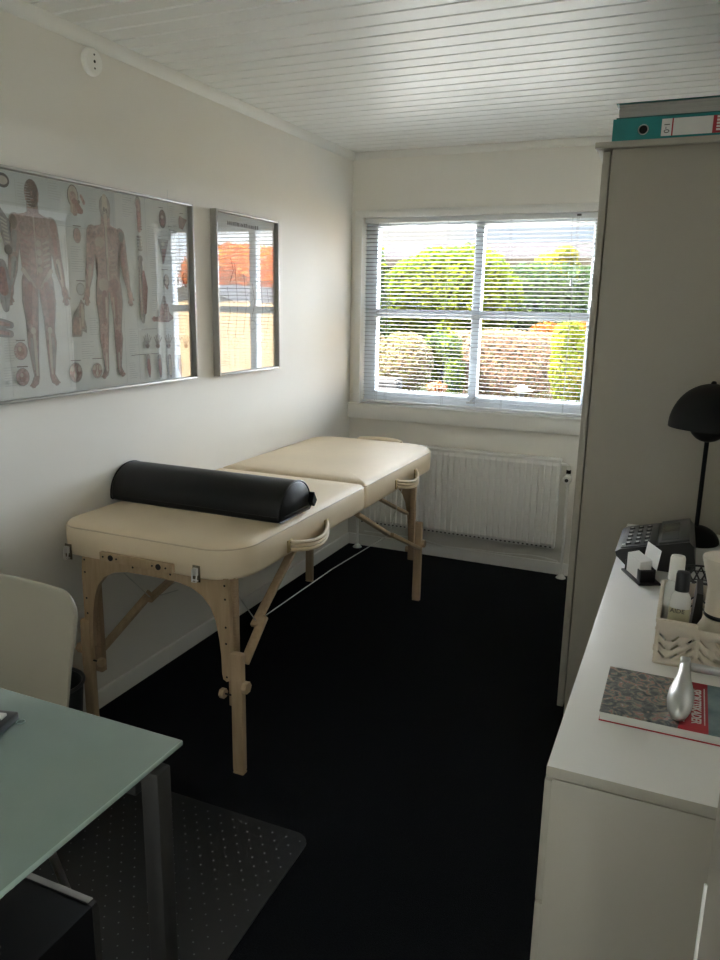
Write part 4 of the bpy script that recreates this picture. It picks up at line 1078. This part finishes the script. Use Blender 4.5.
sf = frame('framed_chart', 'smaller upright framed chart near the window with blinds mirrored in its glass', -1.400, -.890, 1.134, 1.804, .032, .009, 'framed poster', .0155)
sf.name = 'framed_chart.001'
PX2 = .011
A = Art(PX2); y0, y1, z0, z1 = -1.391, -.899, 1.143, 1.795
A.m.bb((PX2-.003, y0, z0), (PX2, y1, z1), 0, 0)
yy = -1.29
for k in range(16):      # heading, too small to read
    wl_ = R.uniform(.008, .016); A.poly([(yy, 1.752), (yy+wl_, 1.752), (yy+wl_, 1.752+R.uniform(.010, .02)), (yy, 1.768)], 'dark'); yy += wl_+.004
for (yy, za, zb) in ((-1.30, 1.50, 1.30), (-1.24, 1.60, 1.26), (-1.17, 1.56, 1.30), (-1.10, 1.52, 1.36), (-1.03, 1.55, 1.28), (-.97, 1.50, 1.30), (-1.27, 1.62, 1.52), (-1.06, 1.62, 1.50)):
    A.stroke([(yy, za), (yy+.02, (za+zb)/2), (yy-.01, zb)], .0018, 'dark')
for (yy, zz) in ((-1.25, 1.27), (-1.10, 1.34), (-1.0, 1.25), (-1.12, 1.46), (-.96, 1.42)): A.ell((yy, zz), .03, .022, 'line'); A.ell((yy, zz), .024, .017, 'paper')
for (yy, zz) in ((-1.36, 1.22), (-1.20, 1.20), (-1.05, 1.20), (-1.36, 1.66), (-1.15, 1.68), (-.98, 1.68)): 
    for k in range(6): A.poly([(yy, zz-k*.009), (yy+R.uniform(.05, .09), zz-k*.009), (yy+.05, zz-k*.009-.0018), (yy, zz-k*.009-.0018)], 'text')
A.m.build('printed_sheet', [INK[k] for k in IK], sf, fix=False)

# round socket high on the wall
so = thing('wall_socket', 'small round white socket cover high on the left wall under the ceiling', 'wall socket', (0, -2.033, 2.169))
Ms = Matrix.Rotation(math.pi/2, 4, 'Y')
MB().lathe([(.041, 0), (.0415, .003), (.039, .014), (.035, .017), (.0, .0172)], (0, -2.033, 2.169), 36, 0, Ms).build('cover', WPLAST, so)
m = MB()
for dz, r in ((.020, .0030), (0, .0046), (-.020, .0030)): m.lathe([(r, 0), (r, .0012), (.0005, .0014)], (.0168, -2.033, 2.169+dz), 12, 0, Ms)
m.build('hole', DARKMETAL, so)

# ------------------------------------------------------------------ garden outside the window
GZ = -.16
LAWN = mat('lawn_grass', (0.035, 0.04, 0.013), 0.9, spec=0.03, scale=6, col2=(0.05, 0.048, 0.02))
g = MB().add([(-30, -30, GZ), (30, -30, GZ), (30, 50, GZ), (-30, 50, GZ)], [(0, 1, 2, 3)]).build('ground', LAWN); struct(g)

BOUNCE_PAVE = mat('bounce_paving', (0.66, 0.64, 0.60), 0.8, var=.06, scale=2.5, bump=.1, bscale=30)  # bright slabs added out of view to bounce daylight indoors
m = MB()
for i in range(11):
    for j in range(11): m.bb((-5.4+i*.555, .24+j*.555, GZ-.03), (-5.4+i*.555+.548, .24+j*.555+.548, GZ+.012), .004)
tr_ = m.build('bounce_terrace', BOUNCE_PAVE); struct(tr_)  # unseen terrace added to throw light up through the window onto the ceiling
m = MB()
for i in range(6):
    for j in range(9): m.bb((2.30+i*.555, -7.2+j*.555, GZ-.03), (2.30+i*.555+.548, -7.2+j*.555+.548, GZ+.012), .004)
struct(m.build('bounce_path', BOUNCE_PAVE))  # unseen path added to bounce light through the doorway onto the near ceiling

def foliage(mb, c, r, n, size, mats, seed, box=False, depth=.35):
    rg = random.Random(seed); cx, cy, cz_ = c
    for _ in range(n):
        while True:
            d = Vector((rg.uniform(-1, 1), rg.uniform(-1, 1), rg.uniform(-1, 1)))
            if .05 < d.length < 1: break
        d.normalize()
        if d.y > .45: d.y = -d.y
        if box:
            q = max(abs(d.x), abs(d.y), abs(d.z)); d = d.lerp(d/q, .8)
        f = 1 - depth*rg.random()**2 + rg.uniform(-.02, .06)
        p = Vector((cx+d.x*r[0]*f, cy+d.y*r[1]*f, cz_+d.z*r[2]*f))
        nrm = (d + Vector((rg.uniform(-1, 1), rg.uniform(-1, 1), rg.uniform(-1, 1)))*.8).normalized()
        a = Vector((rg.uniform(-1, 1), rg.uniform(-1, 1), rg.uniform(-1, 1))); t = (a - nrm*a.dot(nrm)).normalized(); b = nrm.cross(t)
        s = size*rg.uniform(.6, 1.3)
        mb.add([p-t*s, p-b*s*.42+nrm*s*.12, p+t*s, p+b*s*.42+nrm*s*.12], [(0, 1, 2, 3)], rg.randrange(mats))
    return mb
def shrub(name, label, cat, blobs, leaf, size, mats, core, group=None, box=False, trunk=None, seed=1, depth=.35):
    x = sum(b[0][0] for b in blobs)/len(blobs); y = sum(b[0][1] for b in blobs)/len(blobs)
    t = thing(name, label, cat, (x, y, GZ), group)
    m = MB()
    for k, (c, r, n) in enumerate(blobs): foliage(m, c, r, n, size, mats, seed*31+k, box, depth)
    m.build('foliage', leaf, t, fix=False)
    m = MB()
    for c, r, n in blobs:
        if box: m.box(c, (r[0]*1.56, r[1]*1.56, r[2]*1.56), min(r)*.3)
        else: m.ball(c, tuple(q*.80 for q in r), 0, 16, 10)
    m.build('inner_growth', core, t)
    m = MB()
    tr = trunk if trunk else [(x, y, GZ)]
    for (tx, ty, tz) in tr:
        b = min(blobs, key=lambda q: (q[0][0]-tx)**2+(q[0][1]-ty)**2)[0]
        m.tube([(tx, ty, GZ-.02), (tx*.6+b[0]*.4, ty*.6+b[1]*.4, (GZ+b[2])/2), (b[0], b[1], b[2])], [.05, .04, .03], 8)
    m.build('trunk', BARK, t)
    return t
BARK = mat('bark', (0.14, 0.10, 0.07), 0.9, var=.3, scale=20)
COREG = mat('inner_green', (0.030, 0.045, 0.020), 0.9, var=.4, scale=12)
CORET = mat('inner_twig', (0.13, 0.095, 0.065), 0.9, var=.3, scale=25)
YG = [leaf_mat('leaf_yellow_green', (0.148, 0.177, 0.015), (0.226, 0.246, 0.029)), leaf_mat('leaf_lime', (0.100, 0.144, 0.015), (0.177, 0.218, 0.024)), leaf_mat('leaf_mid_green', (0.045, 0.079, 0.015), (0.100, 0.138, 0.024))]
DG = [leaf_mat('leaf_dark_green', (0.024, 0.049, 0.023), (0.049, 0.085, 0.035)), leaf_mat('leaf_bluish_green', (0.045, 0.073, 0.045), (0.079, 0.113, 0.064)), leaf_mat('leaf_soft_green', (0.060, 0.100, 0.029), (0.100, 0.138, 0.045))]
TW = [leaf_mat('twig_tan', (0.257, 0.197, 0.127), (0.355, 0.286, 0.197)), leaf_mat('twig_brown', (0.188, 0.138, 0.088), (0.267, 0.208, 0.138)), leaf_mat('twig_green', (0.188, 0.197, 0.079), (0.257, 0.257, 0.109))]
PK = [leaf_mat('twig_pink', (0.246, 0.148, 0.109), (0.326, 0.208, 0.153)), leaf_mat('twig_rust', (0.197, 0.124, 0.085), (0.267, 0.173, 0.120)), leaf_mat('twig_olive', (0.188, 0.168, 0.088), (0.246, 0.211, 0.120))]
OR = [leaf_mat('leaf_orange', (0.306, 0.079, 0.015), (0.370, 0.127, 0.024)), leaf_mat('leaf_red_orange', (0.246, 0.049, 0.015), (0.306, 0.085, 0.020)), leaf_mat('leaf_amber', (0.297, 0.138, 0.020), (0.355, 0.177, 0.029))]
OB = [leaf_mat('leaf_bright_orange', (0.664, 0.174, 0.023), (0.790, 0.269, 0.047)), leaf_mat('leaf_flame', (0.601, 0.126, 0.032), (0.711, 0.190, 0.047))]
YL = [leaf_mat('leaf_yellow', (0.246, 0.208, 0.024), (0.317, 0.271, 0.049)), leaf_mat('leaf_gold', (0.197, 0.177, 0.024), (0.271, 0.226, 0.035)), leaf_mat('leaf_olive', (0.100, 0.124, 0.024), (0.148, 0.168, 0.035))]
def B(px, py, wpx, hpx, Y, ry, n):
    """a blob whose outline is about wpx by hpx seen at depth Y"""
    c = ony(px, py, Y); k = (c-CAM_POS).dot(FW)/FPX
    return ((c.x, Y, c.z), (wpx*k/2*1.02, ry, hpx*k/2), n)
def down(b, z=GZ):
    (c, r, n) = b; top = c[2]+r[2]; h = (top-z)/2
    return ((c[0], c[1], z+h), (r[0], r[1], h), n)

shrub('hedge', 'big sunlit yellow green hedge in the middle of the garden beyond the blind', 'hedge', [B(418, 302, 78, 84, 11.9, .8, 3000), B(470, 292, 84, 88, 12.0, .9, 3000), B(440, 285, 70, 72, 12.0, .8, 2200), B(398, 306, 40, 64, 11.9, .7, 1200), B(500, 300, 42, 60, 12.1, .7, 1200), down(B(442, 340, 150, 60, 11.9, .7, 2600))], YG, .085, 3, COREG, seed=3)
shrub('hedge', 'dark green hedge behind the brown clipped bush on the right of the garden', 'hedge', [down(B(540, 300, 100, 66, 13.9, .7, 4500)), down(B(610, 303, 80, 66, 13.9, .7, 2500))], DG, .065, 3, COREG, box=True, seed=4)
shrub('shrub', 'loose green shrub at the window\'s left edge beside the big yellow hedge', 'shrub', [down(B(372, 292, 34, 96, 10.3, .5, 2200)), down(B(350, 296, 40, 80, 10.4, .5, 1200))], DG+[YG[0]], .07, 4, COREG, seed=5)
shrub('shrub', 'pale tan twiggy bush at the lower left of the garden view', 'shrub', [down(B(404, 366, 56, 66, 9.3, .45, 3600)), down(B(368, 364, 46, 66, 9.4, .45, 2600))], TW, .045, 3, CORET, box=False, seed=6, depth=.25)
shrub('clipped_bush', 'pinkish brown clipped bush in the middle right of the garden view', 'bush', [down(B(506, 366, 104, 68, 9.4, .5, 7500))], PK, .038, 3, CORET, box=True, seed=7, depth=.18)
shrub('shrub', 'bright yellow green shrub at the lower right of the garden view', 'shrub', [down(B(570, 366, 38, 88, 8.3, .3, 2600)), B(566, 342, 26, 40, 8.25, .25, 900), down(B(598, 366, 40, 80, 8.4, .3, 1200))], [YG[0], YG[1], YL[1]], .05, 3, COREG, seed=8)
shrub('shrub', 'orange leaved shrub between the brown clipped bush and the yellow green shrub', 'shrub', [B(548, 336, 40, 26, 10.5, .25, 800), B(530, 343, 20, 12, 10.4, .2, 300), B(586, 334, 30, 30, 10.5, .25, 500)], OR, .055, 3, CORET, seed=9)
shrub('shrub', 'small green arching shrub between the tan bush and the brown clipped bush', 'shrub', [down(B(455, 372, 19, 50, 8.55, .2, 900)), B(449, 346, 26, 22, 8.5, .2, 400), B(437, 340, 22, 14, 8.6, .2, 250)], [YG[1], DG[2], DG[1]], .05, 3, COREG, seed=10)
shrub('shrub', 'low rust coloured shrub on the grass before the dark gap in the bushes', 'shrub', [B(437, 387, 20, 10, 8.05, .15, 400)], [PK[0], OR[1], TW[0]], .035, 3, CORET, seed=12)
shrub('tree', 'yellow leaved tree rising above the dark green hedge', 'tree', [B(556, 268, 46, 30, 16.0, .6, 1100), B(566, 256, 22, 18, 16.0, .5, 350)], YL, .09, 3, COREG, seed=13)

# neighbour's bungalow
hs = thing('house', 'low neighbouring house with a grey brown roof behind the garden hedge', 'house', (-2.5, 19, GZ))
ROOF = mat('roof_tiles', (0.024, 0.0185, 0.0175), 0.85, spec=0.03, var=.12, scale=3, stretch=(1, 8, 8))
HWALL = mat('house_wall', (0.06, 0.048, 0.034), 0.8, spec=0.03, var=.04, scale=3)
HW2 = mat('house_fascia', (0.07, 0.062, 0.052), 0.6, spec=0.03, var=.03, scale=3)
ze = ony(480, 260, 17.0).z; zr = ony(480, 243, 20.0).z; hx0, hx1 = -11.5, 3.2
MB().bb((hx0+.4, 17.5, GZ), (hx1-.4, 22.5, ze+.05)).build('wall', HWALL, hs)
MB().prism([(17.0, ze), (20.0, zr), (23.0, ze), (23.0, ze-.06), (17.0, ze-.06)], hx0, hx1, 0).build('roof', ROOF, hs)
MB().bb((hx0, 16.96, ze-.16), (hx1, 17.02, ze+.03)).build('fascia', HW2, hs)
for xx in (-6.5, -4.4, -1.6, .6):
    wf = MB().bb((xx, 17.46, ze-1.4), (xx+1.1, 17.51, ze-.45)).build('window', WFRAME, hs)
    MB().bb((xx+.06, 17.45, ze-1.34), (xx+1.04, 17.465, ze-.51)).build('pane', SCREEN, wf)

# small garden things
p = ony(388, 396, 8.3); k = (p-CAM_POS).dot(FW)/FPX
bxw, bxh = 24*k, p.z-GZ
gb = thing('planter_box', 'pale slatted wooden box standing on the lawn at the lower left of the window', 'planter box', (p.x, 8.3, GZ))
zt_ = ony(388, 377, 8.3).z; PBW = mat('weathered_grey_wood', (0.09, 0.09, 0.105), .6, var=.05, scale=6)
m = MB(); nsl = 7; hh_ = (zt_-GZ)/nsl
for i in range(nsl):
    m.bb((p.x-bxw/2, 8.16, GZ+i*hh_+.008), (p.x+bxw/2, 8.185, GZ+(i+1)*hh_-.01), .003); m.bb((p.x-bxw/2, 8.415, GZ+i*hh_+.008), (p.x+bxw/2, 8.44, GZ+(i+1)*hh_-.01), .003)
    m.bb((p.x-bxw/2, 8.185, GZ+i*hh_+.008), (p.x-bxw/2+.02, 8.415, GZ+(i+1)*hh_-.01)); m.bb((p.x+bxw/2-.02, 8.185, GZ+i*hh_+.008), (p.x+bxw/2, 8.415, GZ+(i+1)*hh_-.01))
m.build('slats', PBW, gb)
m = MB()
for sx in (-1, 1):
    for yy in (8.20, 8.40): m.box((p.x+sx*(bxw/2-.035), yy, (GZ+zt_)/2), (.03, .03, zt_-GZ), .003)
m.build('corner_post', PBW, gb)
m = MB().bb((p.x-bxw/2+.02, 8.185, zt_-.07), (p.x+bxw/2-.02, 8.415, zt_-.06)).build('soil', BARK, gb)
p = ony(522, 391, 8.3); k = (p-CAM_POS).dot(FW)/FPX
bb_ = thing('bird_bath', 'white bird bath with a domed lid in front of the brown clipped bush', 'bird bath', (p.x, 8.3, GZ))
r_ = 11.5*k
MB().lathe([(.10, 0), (.11, .02), (.06, .06), (.045, .12), (.045, p.z-GZ-.06), (.08, p.z-GZ-.02)], (p.x, 8.3, GZ), 20).build('pedestal', PBW, bb_)
MB().lathe([(.08, -.02), (r_*.9, .004), (r_, .016), (r_*.98, .024), (r_*.45, .045), (r_*.42, .075), (r_*.2, .098), (.004, .104)], (p.x, 8.3, p.z), 28).build('basin', WHITE, bb_)

# side garden seen mirrored in the picture glass: plank fence, shed roof, autumn tree
FENCE = mat('fence_wood', (0.27, 0.18, 0.095), .7, spec=0.03, var=.12, scale=5, stretch=(8, 8, 1))
fn = thing('garden_fence', 'tan plank fence along the side of the garden to the right of the window', 'fence', (3.45, 4.3, GZ))
m = MB(); yy = .6
while yy < 7.4:
    m.bb((3.40, yy, GZ+.03), (3.42, yy+.118, 1.44+R.uniform(-.006, .006)), .003); yy += .121
m.build('planks', FENCE, fn)
m = MB()
for zz in (.15, 1.2): m.bb((3.42, .6, zz), (3.46, 7.4, zz+.08), .003)
m.build('rail', FENCE, fn)
for yy in (.65, 2.3, 4.0, 5.7, 7.3): MB().bb((3.42, yy-.045, GZ), (3.51, yy+.045, 1.42), .004).build('post', FENCE, fn)
sd = thing('shed', 'low grey roofed garden shed behind the tan side fence', 'shed', (5.6, 8.2, GZ))
MB().bb((4.7, 6.4, GZ), (6.5, 10.4, 1.36)).build('wall', HWALL, sd)
MB().prism([(4.5, 1.34), (5.6, 1.72), (6.7, 1.34), (6.7, 1.28), (4.5, 1.28)], 6.2, 10.6, 1).build('roof', mat('shed_roof', (0.05, 0.048, 0.056), .8, spec=0.03, var=.1, scale=4), sd)
shrub('tree', 'orange autumn tree behind the grey shed at the side of the garden', 'tree', [((8.6, 12.6, 2.05), (1.5, 1.5, .75), 2600), ((8.2, 13.8, 1.9), (1.2, 1.2, .7), 1500)], OB, .12, 2, CORET, seed=15)
